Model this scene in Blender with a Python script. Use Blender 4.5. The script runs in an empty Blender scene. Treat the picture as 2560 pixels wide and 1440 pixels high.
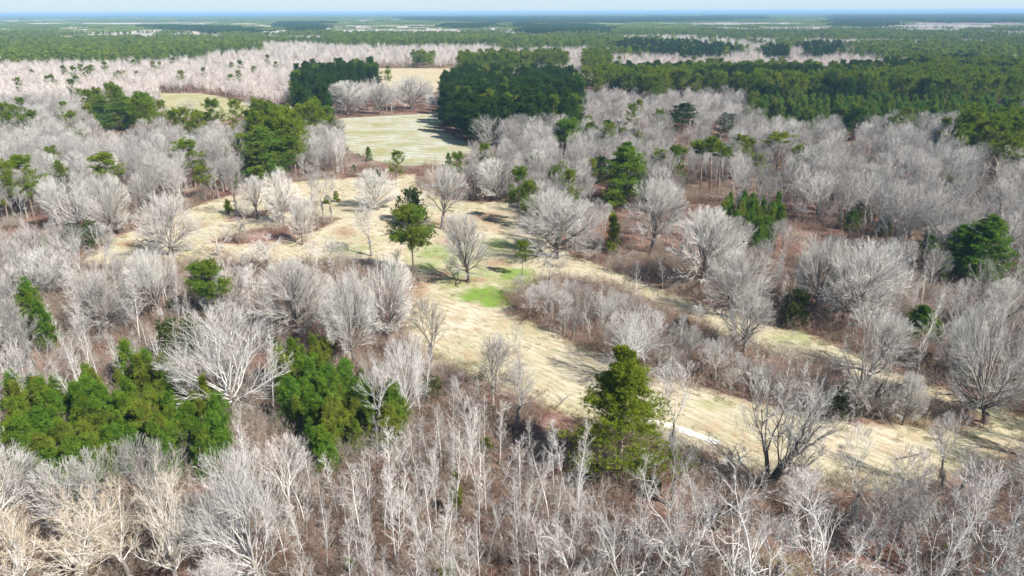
import bpy, math, random
import numpy as np
from mathutils import Matrix, Vector
from mathutils.geometry import tessellate_polygon

# ------------------------------------------------------------------ camera, sky, sun, exposure
SC = bpy.context.scene
LINK = lambda o: bpy.context.scene.collection.objects.link(o)
H = 60.0                      # height of the drone over the flat ground, metres
FPX = 1730.0                  # focal length in pixels of the 2560 wide photograph
PITCH = math.radians(21.77)
ROLL = math.radians(-0.246)
cam = bpy.data.cameras.new('camera'); camo = bpy.data.objects.new('camera', cam); LINK(camo)
cam.sensor_fit = 'HORIZONTAL'; cam.sensor_width = 36.0; cam.lens = 36.0 * FPX / 2560.0
cam.clip_start = 0.5; cam.clip_end = 80000.0
f0 = np.array([0, math.cos(PITCH), -math.sin(PITCH)]); r0 = np.array([1.0, 0, 0]); u0 = np.array([0, math.sin(PITCH), math.cos(PITCH)])
RV = math.cos(ROLL) * r0 + math.sin(ROLL) * u0; UV = -math.sin(ROLL) * r0 + math.cos(ROLL) * u0; FV = f0
camo.matrix_world = Matrix(((RV[0], UV[0], -FV[0], 0), (RV[1], UV[1], -FV[1], 0), (RV[2], UV[2], -FV[2], H), (0, 0, 0, 1)))
SC.camera = camo

SUN_EL = math.radians(42.0)
SUN_H = (0.80, -0.60)         # horizontal direction towards the sun
w = bpy.data.worlds.new('World'); SC.world = w; w.use_nodes = True
nt = w.node_tree; bg = nt.nodes['Background']
sky = nt.nodes.new('ShaderNodeTexSky'); sky.sky_type = 'NISHITA'; sky.sun_disc = False
sky.sun_elevation = SUN_EL; sky.sun_rotation = math.atan2(SUN_H[0], SUN_H[1]); sky.dust_density = 0.4; sky.air_density = 1.0; sky.ozone_density = 2.0
tint = nt.nodes.new('ShaderNodeMix'); tint.data_type = 'RGBA'; tint.blend_type = 'MULTIPLY'; tint.inputs[0].default_value = 1.0; tint.inputs[7].default_value = (1.06, 1.0, 0.92, 1)
nt.links.new(sky.outputs[0], tint.inputs[6]); tc = nt.nodes.new('ShaderNodeTexCoord'); sx = nt.nodes.new('ShaderNodeSeparateXYZ'); nt.links.new(tc.outputs['Generated'], sx.inputs[0])
mr = nt.nodes.new('ShaderNodeMapRange'); mr.interpolation_type = 'SMOOTHSTEP'; mr.inputs[1].default_value = 0.0; mr.inputs[2].default_value = 0.16; mr.inputs[3].default_value = 0.92; mr.inputs[4].default_value = 0.0; nt.links.new(sx.outputs[2], mr.inputs[0])
hz = nt.nodes.new('ShaderNodeMix'); hz.data_type = 'RGBA'; hz.inputs[7].default_value = (4.3, 5.5, 6.3, 1)    # pale milky blue of the humid air low over the horizon
nt.links.new(mr.outputs[0], hz.inputs[0]); nt.links.new(tint.outputs[2], hz.inputs[6]); nt.links.new(hz.outputs[2], bg.inputs[0]); bg.inputs[1].default_value = 0.075
sun = bpy.data.lights.new('sun', 'SUN'); suno = bpy.data.objects.new('sun', sun); LINK(suno)
sun.energy = 4.9; sun.angle = math.radians(0.53); sun.color = (1.0, 0.955, 0.89)
sd_ = Vector((SUN_H[0] * math.cos(SUN_EL), SUN_H[1] * math.cos(SUN_EL), math.sin(SUN_EL)))
suno.rotation_euler = sd_.to_track_quat('Z', 'Y').to_euler(); suno.location = (0, 0, 200)
SC.view_settings.view_transform = 'Standard'; SC.view_settings.look = 'None'
SC.view_settings.exposure = 1.0; SC.view_settings.gamma = 1.0
cy = SC.cycles
cy.max_bounces = 4; cy.diffuse_bounces = 2; cy.glossy_bounces = 1; cy.transmission_bounces = 2; cy.volume_bounces = 0; cy.transparent_max_bounces = 8
cy.use_denoising = True; cy.denoiser = 'OPENIMAGEDENOISE'; cy.denoising_input_passes = 'RGB_ALBEDO_NORMAL'; cy.caustics_reflective = False; cy.caustics_refractive = False

# ------------------------------------------------------------------ pixel <-> ground
def ground(px, py, z=0.0):
    v = FV + RV * ((px - 1280) / FPX) - UV * ((py - 720) / FPX)
    t = (z - H) / v[2]
    return np.array([v[0] * t, v[1] * t])
def project(x, y, z):
    dx, dy, dz = np.asarray(x), np.asarray(y), np.asarray(z) - H
    cf = dx * FV[0] + dy * FV[1] + dz * FV[2]
    cr = dx * RV[0] + dy * RV[1] + dz * RV[2]
    cu = dx * UV[0] + dy * UV[1] + dz * UV[2]
    cf = np.maximum(cf, 1e-3)
    return 1280 + FPX * cr / cf, 720 - FPX * cu / cf, cf
def inside(px, py, poly):
    px = np.asarray(px, float); py = np.asarray(py, float); res = np.zeros(px.shape, bool)
    n = len(poly); j = n - 1
    for i in range(n):
        xi, yi = poly[i]; xj, yj = poly[j]
        c = ((yi > py) != (yj > py)) & (px < (xj - xi) * (py - yi) / (yj - yi + 1e-12) + xi)
        res ^= c; j = i
    return res
def seg_dist(px, py, poly, closed=True):
    best = np.full(px.shape, 1e9)
    n = len(poly)
    for i in range(n if closed else n - 1):
        ax, ay = poly[i]; bx, by = poly[(i + 1) % n]
        vx, vy = bx - ax, by - ay
        t = np.clip(((px - ax) * vx + (py - ay) * vy) / (vx * vx + vy * vy + 1e-9), 0, 1)
        best = np.minimum(best, np.hypot(px - ax - t * vx, py - ay - t * vy))
    return best
def vnoise(x, y, seed=0):
    x = np.asarray(x, float); y = np.asarray(y, float)
    xi = np.floor(x).astype(np.int64); yi = np.floor(y).astype(np.int64); fx = x - xi; fy = y - yi
    fx = fx * fx * (3 - 2 * fx); fy = fy * fy * (3 - 2 * fy)
    def h(a, b):
        n = (a * 374761393 + b * 668265263 + seed * 1442695041) & 0x7fffffff
        n = ((n ^ (n >> 13)) * 1274126177) & 0x7fffffff
        return ((n ^ (n >> 16)) & 0xffff) / 65535.0
    return (h(xi, yi) * (1 - fx) + h(xi + 1, yi) * fx) * (1 - fy) + (h(xi, yi + 1) * (1 - fx) + h(xi + 1, yi + 1) * fx) * fy
def fbm(x, y, seed=0, o=3):
    s = 0; a = 0.5; t = 0
    for k in range(o):
        s = s + a * vnoise(np.asarray(x) * 2 ** k, np.asarray(y) * 2 ** k, seed + k); t += a; a *= 0.5
    return s / t

# ------------------------------------------------------------------ materials
def newmat(name):
    m = bpy.data.materials.new(name); m.use_nodes = True
    n = m.node_tree; n.nodes.clear()
    out = n.nodes.new('ShaderNodeOutputMaterial')
    return m, n, out
def N(n, t, **k):
    nd = n.nodes.new(t)
    for a, b in k.items():
        if a.startswith('i_'): nd.inputs[a[2:]].default_value = b
        else: setattr(nd, a, b)
    return nd
def ramp(n, stops, src):
    r = n.nodes.new('ShaderNodeValToRGB'); e = r.color_ramp.elements
    while len(e) < len(stops): e.new(0.5)
    for q, (p, c) in zip(e, stops): q.position = p; q.color = (*c, 1) if len(c) == 3 else c
    n.links.new(src, r.inputs[0]); return r
def mixc(n, fac, a, b, mode='MIX'):
    m = n.nodes.new('ShaderNodeMix'); m.data_type = 'RGBA'; m.blend_type = mode
    for inp, v in ((m.inputs[0], fac), (m.inputs[6], a), (m.inputs[7], b)):
        if isinstance(v, (int, float)): inp.default_value = v
        elif isinstance(v, tuple): inp.default_value = (*v, 1)
        else: n.links.new(v, inp)
    return m.outputs[2]
def mth(n, op, a, b=0.0, clamp=False):
    m = n.nodes.new('ShaderNodeMath'); m.operation = op; m.use_clamp = clamp
    for inp, v in ((m.inputs[0], a), (m.inputs[1], b)):
        if isinstance(v, (int, float)): inp.default_value = v
        else: n.links.new(v, inp)
    return m.outputs[0]
def wpos(n): return n.nodes.new('ShaderNodeNewGeometry').outputs['Position']
def noise(n, scale, detail=4, vec=None, rough=0.55):
    t = N(n, 'ShaderNodeTexNoise'); t.inputs['Scale'].default_value = scale; t.inputs['Detail'].default_value = detail; t.inputs['Roughness'].default_value = rough
    n.links.new(vec if vec is not None else wpos(n), t.inputs['Vector']); return t.outputs[0]

def bark_mat(name, cols, vary=0.12, big=0.02):
    """cols: list of tree tones; each tree takes one of them, drifting with a slow noise over the wood"""
    m, n, out = newmat(name)
    oi = n.nodes.new('ShaderNodeObjectInfo')
    f = mth(n, 'ADD', mth(n, 'MULTIPLY', oi.outputs['Random'], 0.55), mth(n, 'MULTIPLY', noise(n, big, 2), 0.9))
    f = mth(n, 'SUBTRACT', f, 0.22, True)
    k = len(cols)
    r = ramp(n, [(i / (k - 1), c) for i, c in enumerate(cols)], f)
    c = mixc(n, mth(n, 'MULTIPLY', noise(n, 3.0, 3), 0.5), r.outputs[0], (0.75, 0.73, 0.70), 'MULTIPLY')
    v = ramp(n, [(0.0, (1 - vary,) * 3), (0.5, (1.0 - 0.35 * vary,) * 3), (1.0, (1.12, 1.12, 1.12))], mth(n, 'FRACT', mth(n, 'MULTIPLY', oi.outputs['Random'], 7.31)))
    c = mixc(n, 1.0, c, v.outputs[0], 'MULTIPLY')
    b = N(n, 'ShaderNodeBsdfDiffuse'); n.links.new(c, b.inputs[0]); n.links.new(b.outputs[0], out.inputs[0])
    return m
M = {}
M['twig'] = bark_mat('pale_twigs', [(0.62, 0.61, 0.57), (0.46, 0.45, 0.42), (0.58, 0.54, 0.51), (0.40, 0.38, 0.35), (0.64, 0.62, 0.59), (0.50, 0.45, 0.40)], 0.5)
M['twig_dome'] = bark_mat('bright_grey_twigs', [(0.60, 0.59, 0.55), (0.72, 0.70, 0.65), (0.60, 0.57, 0.53), (0.66, 0.65, 0.60)], 0.3)
M['twig_white'] = bark_mat('lichen_white_bark', [(0.74, 0.72, 0.68), (0.66, 0.64, 0.61), (0.72, 0.68, 0.63)], 0.38)
M['twig_buff'] = bark_mat('buff_budding_twigs', [(0.58, 0.45, 0.29), (0.60, 0.52, 0.40), (0.62, 0.58, 0.50)])
M['twig_far'] = bark_mat('far_bare_twigs', [(0.72, 0.68, 0.63), (0.58, 0.54, 0.50), (0.72, 0.66, 0.61), (0.62, 0.54, 0.50), (0.76, 0.72, 0.67)], 0.35, 0.006)
M['brush'] = bark_mat('brown_brush', [(0.27, 0.205, 0.155), (0.45, 0.41, 0.35), (0.26, 0.17, 0.12), (0.53, 0.50, 0.43)], 0.35, 0.05)
M['weeds'] = bark_mat('dead_weeds', [(0.50, 0.43, 0.29), (0.36, 0.26, 0.17), (0.34, 0.31, 0.14), (0.56, 0.50, 0.37)], 0.4, 0.15)
M['trunk_dark'] = bark_mat('dark_ridged_bark', [(0.10, 0.08, 0.07), (0.16, 0.13, 0.11), (0.20, 0.17, 0.15)])
M['trunk_grey'] = bark_mat('grey_bark', [(0.34, 0.31, 0.28), (0.22, 0.195, 0.175), (0.42, 0.39, 0.35)], 0.3)
M['trunk_pine'] = bark_mat('pine_bark', [(0.20, 0.14, 0.11), (0.26, 0.20, 0.17), (0.16, 0.12, 0.10)])

def leaf_mat(name, cols, big=0.02, tr=0.34):
    m, n, out = newmat(name)
    oi = n.nodes.new('ShaderNodeObjectInfo')
    f = mth(n, 'ADD', mth(n, 'MULTIPLY', oi.outputs['Random'], 0.6), mth(n, 'MULTIPLY', noise(n, big, 2), 0.8))
    f = mth(n, 'SUBTRACT', f, 0.2, True); k = len(cols)
    r = ramp(n, [(i / (k - 1), c) for i, c in enumerate(cols)], f)
    g = ramp(n, [(0.32, (0.62, 0.66, 0.6)), (0.66, (1.35, 1.25, 1.0))], noise(n, 0.7, 3))
    c = mixc(n, 1.0, r.outputs[0], g.outputs[0], 'MULTIPLY')
    b = N(n, 'ShaderNodeBsdfDiffuse'); t = N(n, 'ShaderNodeBsdfTranslucent'); mx = N(n, 'ShaderNodeMixShader'); mx.inputs[0].default_value = tr
    n.links.new(c, b.inputs[0]); n.links.new(c, t.inputs[0]); n.links.new(b.outputs[0], mx.inputs[1]); n.links.new(t.outputs[0], mx.inputs[2]); n.links.new(mx.outputs[0], out.inputs[0])
    return m
M['pine'] = leaf_mat('pine_needles', [(0.065, 0.135, 0.014), (0.125, 0.195, 0.018), (0.180, 0.230, 0.025), (0.090, 0.165, 0.018)])
M['pine_deep'] = leaf_mat('deep_green_needles', [(0.055, 0.125, 0.018), (0.085, 0.155, 0.02)])
M['pine_gold'] = leaf_mat('golden_pine_needles', [(0.15, 0.21, 0.022), (0.18, 0.23, 0.028)])  # yellow-green needles of the cedars and the big pine
M['young'] = leaf_mat('young_pine_needles', [(0.075, 0.175, 0.022), (0.14, 0.22, 0.028), (0.090, 0.20, 0.030), (0.17, 0.20, 0.035), (0.11, 0.22, 0.025)], big=0.15)
M['darkpine'] = leaf_mat('dark_shaded_pine_needles', [(0.022, 0.058, 0.014), (0.045, 0.095, 0.018), (0.030, 0.07, 0.016)])  # dark pine green, with cloud shade over the far stand put into it
M['lime'] = leaf_mat('lime_leaves', [(0.20, 0.22, 0.03), (0.14, 0.19, 0.03)])
M['holly'] = leaf_mat('evergreen_leaves', [(0.035, 0.065, 0.02), (0.06, 0.09, 0.025), (0.10, 0.09, 0.03)])
M['farpine'] = leaf_mat('far_pine_needles', [(0.13, 0.21, 0.025), (0.23, 0.30, 0.04), (0.10, 0.170, 0.025), (0.27, 0.31, 0.05)], big=0.004)

def litter_color(n):
    a = ramp(n, [(0.30, (0.070, 0.040, 0.030)), (0.44, (0.145, 0.085, 0.065)), (0.56, (0.24, 0.155, 0.125)), (0.70, (0.36, 0.29, 0.24))], noise(n, 0.09, 6, rough=0.65))
    b = ramp(n, [(0.38, (0.40, 0.35, 0.33)), (0.60, (1.35, 1.3, 1.25))], noise(n, 1.8, 8, rough=0.8))
    c = mixc(n, 0.85, a.outputs[0], b.outputs[0], 'MULTIPLY')
    g = ramp(n, [(0.56, (0, 0, 0)), (0.70, (1, 1, 1))], noise(n, 0.05, 5))
    return mixc(n, mth(n, 'MULTIPLY', g.outputs[0], 0.45), c, (0.20, 0.20, 0.07))
m, n, out = newmat('leaf_litter')
c = litter_color(n)
# far away the open ground reads as green clear-cuts and pale meadows
sep = N(n, 'ShaderNodeSeparateXYZ'); n.links.new(wpos(n), sep.inputs[0])
far = N(n, 'ShaderNodeMapRange'); far.inputs[1].default_value = 700; far.inputs[2].default_value = 1600; n.links.new(sep.outputs[1], far.inputs[0])
fc = ramp(n, [(0.36, (0.05, 0.09, 0.03)), (0.5, (0.13, 0.16, 0.06)), (0.62, (0.30, 0.27, 0.20)), (0.75, (0.5, 0.46, 0.36))], noise(n, 0.0016, 5))
c = mixc(n, far.outputs[0], c, fc.outputs[0])
b = N(n, 'ShaderNodeBsdfDiffuse'); n.links.new(c, b.inputs[0])
bp = N(n, 'ShaderNodeBump'); bp.inputs['Strength'].default_value = 0.7; bp.inputs['Distance'].default_value = 0.15; n.links.new(noise(n, 3.0, 5), bp.inputs['Height']); n.links.new(bp.outputs[0], b.inputs['Normal'])
n.links.new(b.outputs[0], out.inputs[0]); M['litter'] = m

def field_mat(name, ang, rowf, straw, straw2, contrast, greenish, dist=2.2):
    m, n, out = newmat(name)
    at = lambda a: N(n, 'ShaderNodeAttribute', attribute_name=a).outputs['Fac']
    mp = N(n, 'ShaderNodeMapping'); mp.inputs['Rotation'].default_value = (0, 0, -ang); n.links.new(wpos(n), mp.inputs['Vector'])
    st = N(n, 'ShaderNodeMapping'); st.inputs['Scale'].default_value = (0.22, 1.0, 1.0); n.links.new(mp.outputs[0], st.inputs['Vector'])
    base = ramp(n, [(0.34, straw2), (0.52, straw), (0.7, tuple(min(0.8, k * 1.25) for k in straw))], noise(n, 1.1, 8, st.outputs[0], 0.78)).outputs[0]
    g1 = ramp(n, [(0.42, (0, 0, 0)), (0.66, (1, 1, 1))], noise(n, 0.06, 5)).outputs[0]
    base = mixc(n, mth(n, 'MULTIPLY', g1, greenish), base, (0.27, 0.27, 0.12))
    tt = ramp(n, [(0.50, (0, 0, 0)), (0.66, (1, 1, 1))], noise(n, 0.16, 6, None, 0.65)).outputs[0]
    base = mixc(n, mth(n, 'MULTIPLY', tt, 0.62), base, (0.36, 0.25, 0.15))
    sp = ramp(n, [(0.54, (0, 0, 0)), (0.62, (1, 1, 1))], noise(n, 1.6, 6, st.outputs[0], 0.75)).outputs[0]
    base = mixc(n, mth(n, 'MULTIPLY', sp, 0.45), base, (0.20, 0.19, 0.09))
    wv = N(n, 'ShaderNodeTexWave'); wv.bands_direction = 'Y'; wv.inputs['Scale'].default_value = rowf; wv.inputs['Distortion'].default_value = dist; wv.inputs['Detail'].default_value = 3; wv.inputs['Detail Scale'].default_value = 0.6
    n.links.new(mp.outputs[0], wv.inputs['Vector'])
    rows = ramp(n, [(0.15, (1, 1, 1)), (0.5, (0, 0, 0))], wv.outputs[1]).outputs[0]
    brk = ramp(n, [(0.35, (0, 0, 0)), (0.6, (1, 1, 1))], noise(n, 0.35, 4, st.outputs[0])).outputs[0]
    base = mixc(n, mth(n, 'MULTIPLY', mth(n, 'MULTIPLY', rows, brk), contrast), base, (0.22, 0.20, 0.10))
    # green growth, brown thatch with one tree's shadow painted in, sandy track
    gr = mixc(n, noise(n, 0.8, 5), (0.20, 0.28, 0.06), (0.12, 0.20, 0.035))
    nz = mth(n, 'MULTIPLY', mth(n, 'SUBTRACT', noise(n, 0.45, 6, None, 0.65), 0.5), 1.6)
    gm = mth(n, 'MULTIPLY', mth(n, 'ADD', mth(n, 'MULTIPLY', at('green'), 1.5), mth(n, 'SUBTRACT', nz, 0.25)), 1.3, True)
    gm = mth(n, 'MULTIPLY', gm, mth(n, 'MULTIPLY', at('green'), 1.2, True), True)
    base = mixc(n, gm, base, gr)
    br = mixc(n, noise(n, 1.2, 5), (0.20, 0.12, 0.07), (0.42, 0.30, 0.20))
    bm = mth(n, 'ADD', mth(n, 'MULTIPLY', at('brown'), 1.7), mth(n, 'SUBTRACT', nz, 0.45), True)
    base = mixc(n, mth(n, 'MULTIPLY', bm, mth(n, 'MULTIPLY', at('brown'), 2.5, True)), base, br)
    base = mixc(n, ramp(n, [(0.45, (0, 0, 0)), (0.6, (1, 1, 1))], at('track')).outputs[0], base, (0.72, 0.68, 0.60))
    sdn = mth(n, 'ADD', at('sd'), mth(n, 'MULTIPLY', nz, 3.0))
    e = N(n, 'ShaderNodeMapRange'); e.inputs[1].default_value = -1.2; e.inputs[2].default_value = 0.8; n.links.new(sdn, e.inputs[0])
    c = mixc(n, e.outputs[0], litter_color(n), base)
    b = N(n, 'ShaderNodeBsdfDiffuse'); n.links.new(c, b.inputs[0])
    bp = N(n, 'ShaderNodeBump'); bp.inputs['Strength'].default_value = 0.6; bp.inputs['Distance'].default_value = 0.12
    n.links.new(mth(n, 'ADD', noise(n, 2.5, 6), mth(n, 'MULTIPLY', wv.outputs[1], 0.5)), bp.inputs['Height']); n.links.new(bp.outputs[0], b.inputs['Normal'])
    n.links.new(b.outputs[0], out.inputs[0]); return m

# ------------------------------------------------------------------ mesh helpers
class MB:
    """collects vertices, triangles and quads with material indices"""
    def __init__(s): s.v = []; s.f3 = []; s.f4 = []; s.m3 = []; s.m4 = []; s.n = 0
    def add(s, v, f, mi=0):
        v = np.asarray(v, np.float32).reshape(-1, 3); f = np.asarray(f, np.int64)
        if not len(f): return
        s.v.append(v); f = f + s.n; s.n += len(v)
        if f.shape[1] == 3: s.f3.append(f); s.m3.append(np.full(len(f), mi))
        else: s.f4.append(f); s.m4.append(np.full(len(f), mi))
    def merge(s, o, moff=0, xf=None):
        base = s.n
        for v in o.v: s.v.append(v if xf is None else xf(v))
        s.n += o.n
        for f, m_ in zip(o.f3, o.m3): s.f3.append(f + base); s.m3.append(m_ + moff)
        for f, m_ in zip(o.f4, o.m4): s.f4.append(f + base); s.m4.append(m_ + moff)
    def mesh(s, name, mats):
        me = bpy.data.meshes.new(name)
        v = np.concatenate(s.v) if s.v else np.zeros((0, 3), np.float32)
        t = np.concatenate(s.f3) if s.f3 else np.zeros((0, 3), np.int64); q = np.concatenate(s.f4) if s.f4 else np.zeros((0, 4), np.int64)
        mi = np.concatenate(s.m3 + s.m4) if (s.m3 or s.m4) else np.zeros(0)
        me.vertices.add(len(v)); me.vertices.foreach_set('co', v.astype(np.float32).ravel())
        lv = np.concatenate([t.ravel(), q.ravel()]).astype(np.int32)
        me.loops.add(len(lv)); me.loops.foreach_set('vertex_index', lv)
        tot = np.concatenate([np.full(len(t), 3), np.full(len(q), 4)]).astype(np.int32)
        st = np.concatenate([[0], np.cumsum(tot)[:-1]]).astype(np.int32) if len(tot) else tot
        me.polygons.add(len(tot)); me.polygons.foreach_set('loop_start', st); me.polygons.foreach_set('loop_total', tot)
        for m_ in mats: me.materials.append(m_)
        me.polygons.foreach_set('material_index', mi.astype(np.int32))
        me.update(calc_edges=True); return me
def unit(v): return v / (np.linalg.norm(v, axis=-1, keepdims=True) + 1e-9)
def perp(d):
    a = np.where(np.abs(d[..., 2:3]) < 0.9, np.array([0, 0, 1.0]), np.array([1.0, 0, 0]))
    p = unit(np.cross(d, a)); return p, np.cross(d, p)
def polylines(rng, P, D, L, K, jit, up):
    pts = [P]; d = unit(D)
    for k in range(K):
        d = unit(d + rng.normal(0, 1, d.shape) * jit + np.array([0, 0, 1.0]) * up)
        pts.append(pts[-1] + d * (L / K)[:, None])
    return np.stack(pts, 1)
def tubes(mb, pts, R0, R1, sides, mi=0):
    n, K1, _ = pts.shape
    d = unit(pts[:, -1] - pts[:, 0]); a, b = perp(d)
    r = R0[:, None] + (R1 - R0)[:, None] * np.linspace(0, 1, K1)[None, :] ** 0.8
    th = np.arange(sides) / sides * 2 * math.pi
    ring = a[:, None, None, :] * np.cos(th)[None, None, :, None] + b[:, None, None, :] * np.sin(th)[None, None, :, None]
    v = pts[:, :, None, :] + ring * r[:, :, None, None]
    idx = np.arange(n * K1 * sides).reshape(n, K1, sides)
    a0 = idx[:, :-1, :]; b0 = idx[:, 1:, :]
    f = np.stack([a0, np.roll(a0, -1, 2), np.roll(b0, -1, 2), b0], -1).reshape(-1, 4)
    mb.add(v, f, mi)
def blades(mb, P, D, L, W, mi, rng):
    d = unit(D); a, b = perp(d); t = rng.uniform(0, 2 * math.pi, len(P))[:, None]
    s = (a * np.cos(t) + b * np.sin(t)) * (W / 2)[:, None]
    v = np.stack([P - s, P + s, P + d * L[:, None]], 1)
    mb.add(v, np.arange(len(P) * 3).reshape(-1, 3), mi)
def spawn(rng, pts, L, m, t0, t1, amin, amax, ratio, shrink=0.5, outward=0.0, upb=0.0):
    """m children on each polyline"""
    n, K1, _ = pts.shape
    t = (np.linspace(t0, t1, m)[None, :] + rng.uniform(-0.5, 0.5, (n, m)) * (t1 - t0) / m).clip(0.02, 1.0)
    x = t * (K1 - 1); i = np.minimum(x.astype(int), K1 - 2); fr = (x - i)[..., None]
    ar = np.arange(n)[:, None]
    p = pts[ar, i] * (1 - fr) + pts[ar, i + 1] * fr
    d = unit(pts[ar, i + 1] - pts[ar, i])
    a, b = perp(d); ph = rng.uniform(0, 2 * math.pi, (n, m))[..., None]
    al = rng.uniform(amin, amax, (n, m))[..., None]
    nd = unit(d * np.cos(al) + (a * np.cos(ph) + b * np.sin(ph)) * np.sin(al) + np.array([0, 0, upb]))
    ln = L[:, None] * ratio * (1 - shrink * t) * rng.uniform(0.7, 1.25, (n, m))
    return p.reshape(-1, 3), nd.reshape(-1, 3), ln.reshape(-1), t.reshape(-1)

def within(rng, p, d, l, env, rough):
    """turns branches outward and ends them at the crown's rounded outline"""
    zc, sz, cr, turn = env; c = np.array([0, 0, zc]); ax = np.array([cr, cr, sz])
    q0 = (p - c) / ax; rad = unit((p - np.array([0, 0, zc - sz * 0.75])) / ax ** 2)
    d = unit(d + rad * turn)
    v = d / ax; A = (v * v).sum(1); B = (q0 * v).sum(1); C0 = (q0 * q0).sum(1) - 1
    disc = np.maximum(B * B - A * C0, 0); t = (-B + np.sqrt(disc)) / A
    t = np.where(C0 > 0, 0.15, t)
    return d, np.clip(l, 0.2, np.maximum(t * rng.uniform(1 - rough, 1 + rough * 0.3, len(l)), 0.2))
def bare_tree(seed, h, cr, trunk_h, nl, kids, rt, amin, amax, jit=0.16, up=0.05, tw=0.035, ang=(0.45, 0.95), stems=1, taper_up=False, sides=5, ratios=(0.55, 0.52, 0.6), fill=(0.62, 0.85), upb=0.07, env=None, rough=0.15):
    """returns (trunk, crown) mesh builders; crown slot 0 = bark of limbs, slot 1 = twigs"""
    rng = np.random.default_rng(seed); T = MB(); C_ = MB()
    th = trunk_h if not taper_up else h * 0.96
    P = np.zeros((stems, 3)); P[:, :2] = rng.normal(0, 0.45 if stems > 1 else 0, (stems, 2))
    P[:, 2] = -0.15
    D = np.zeros((stems, 3)); D[:, 2] = 1; D[:, :2] = rng.normal(0, 0.32 if stems > 1 else 0.05, (stems, 2))
    if stems > 1: D[:, :2] += P[:, :2] * 0.4
    tl = np.full(stems, th) * (1 if stems == 1 else rng.uniform(0.8, 1.3, stems))
    tp = polylines(rng, P, D, tl, 8 if taper_up else 5, 0.035 if taper_up else 0.06, 0.03)
    R = np.full(stems, rt) / math.sqrt(stems) * 1.1
    tubes(T, tp, R * 1.15, R * (0.12 if taper_up else 0.72), 8)
    # flared root collar
    rc = np.concatenate([P, P + np.array([0, 0, 0.9])], 0).reshape(2, stems, 3).transpose(1, 0, 2)
    tubes(T, rc, R * 1.75, R * 1.0, 8)
    if taper_up:
        p1, d1, l1, t1 = spawn(rng, tp, tl, nl, 0.32, 0.99, amin, amax, cr / h * 1.3, 0.62)
        r1 = rt * (1.0 - 0.86 * t1) * 0.42
    else:
        k = nl // stems; t = rng.uniform(0.45, 1.0, (stems, k)); az = (np.arange(k)[None, :] * 2.4 + rng.uniform(-0.5, 0.5, (stems, k)))
        t = np.sort(t, 1); fr = (t - 0.45) / 0.55
        al = amax + (amin - amax) * fr + rng.uniform(-0.12, 0.12, t.shape)
        x = t * 5; i = np.minimum(x.astype(int), 4); ar = np.arange(stems)[:, None]
        p1 = (tp[ar, i] + (tp[ar, i + 1] - tp[ar, i]) * (x - i)[..., None]).reshape(-1, 3)
        d1 = np.stack([np.sin(al) * np.cos(az), np.sin(al) * np.sin(az), np.cos(al)], -1)
        tdir = unit(tp[:, -1] - tp[:, 0])[:, None, :] * np.array([1, 1, 0])
        d1 = unit(d1 + tdir * 0.9).reshape(-1, 3)
        # length so that the limb ends on the dome
        zc = (h - th * 0.7)
        up_ = np.clip(d1[:, 2], 0.05, 1); hor = np.sqrt(1 - d1[:, 2] ** 2)
        l1 = 1.0 / np.sqrt((hor / cr) ** 2 + (up_ / zc) ** 2) * rng.uniform(fill[0], fill[1], len(p1))
        if env: E = (h * env[0], h * (1 - env[0]), cr, env[1]); l1 = within(rng, p1, d1, l1 * 1.3, (E[0], E[1], cr, 0.0), 0.2)[1] * 0.88
        r1 = np.full(len(p1), rt * 0.42) * rng.uniform(0.6, 1.15, len(p1)) / math.sqrt(max(1, stems * 0.7))
    K = 6 if not taper_up else 3
    b1 = polylines(rng, p1, d1, l1, K, jit, up)
    tubes(C_, b1, r1, r1 * 0.22 + 0.008, sides if not taper_up else 3, 0)
    p2, d2, l2, t2 = spawn(rng, b1, l1, kids[0], 0.22, 1.0, ang[0], ang[1], ratios[0], 0.45, upb=upb * 1.5)
    if env: d2, l2 = within(rng, p2, d2, l2 * 1.5, E, rough)
    r2 = np.repeat(r1, kids[0]) * (1 - 0.75 * t2) * 0.6 + 0.008
    b2 = polylines(rng, p2, d2, l2, 3, jit, up)
    tubes(C_, b2, r2, r2 * 0.3, 4 if not taper_up else 3, 0)
    p3, d3, l3, t3 = spawn(rng, b2, l2, kids[1], 0.2, 1.0, ang[0], ang[1], ratios[1], 0.35, upb=upb)
    if env: d3, l3 = within(rng, p3, d3, l3 * 1.3, E, rough)
    r3 = np.repeat(r2, kids[1]) * (1 - 0.7 * t3) * 0.5 + 0.006
    if len(kids) > 2:
        b3 = polylines(rng, p3, d3, l3, 2, jit * 0.8, up)
        tubes(C_, b3, np.maximum(r3, tw * 0.4), r3 * 0.4, 3, 1)
        p4, d4, l4, t4 = spawn(rng, b3, l3, kids[2], 0.15, 1.0, ang[0] * 0.8, ang[1] * 0.9, ratios[2], 0.2, upb=upb)
        if env: d4, l4 = within(rng, p4, d4, l4 * 1.2, E, rough * 0.6)
        l4 = np.maximum(l4, 0.30)
        blades(C_, p4, d4, l4, np.full(len(l4), tw), 1, rng)
    else:
        l3 = np.maximum(l3, 0.4); blades(C_, p3, d3, l3, np.full(len(l3), tw), 1, rng)
    return T, C_

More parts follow.
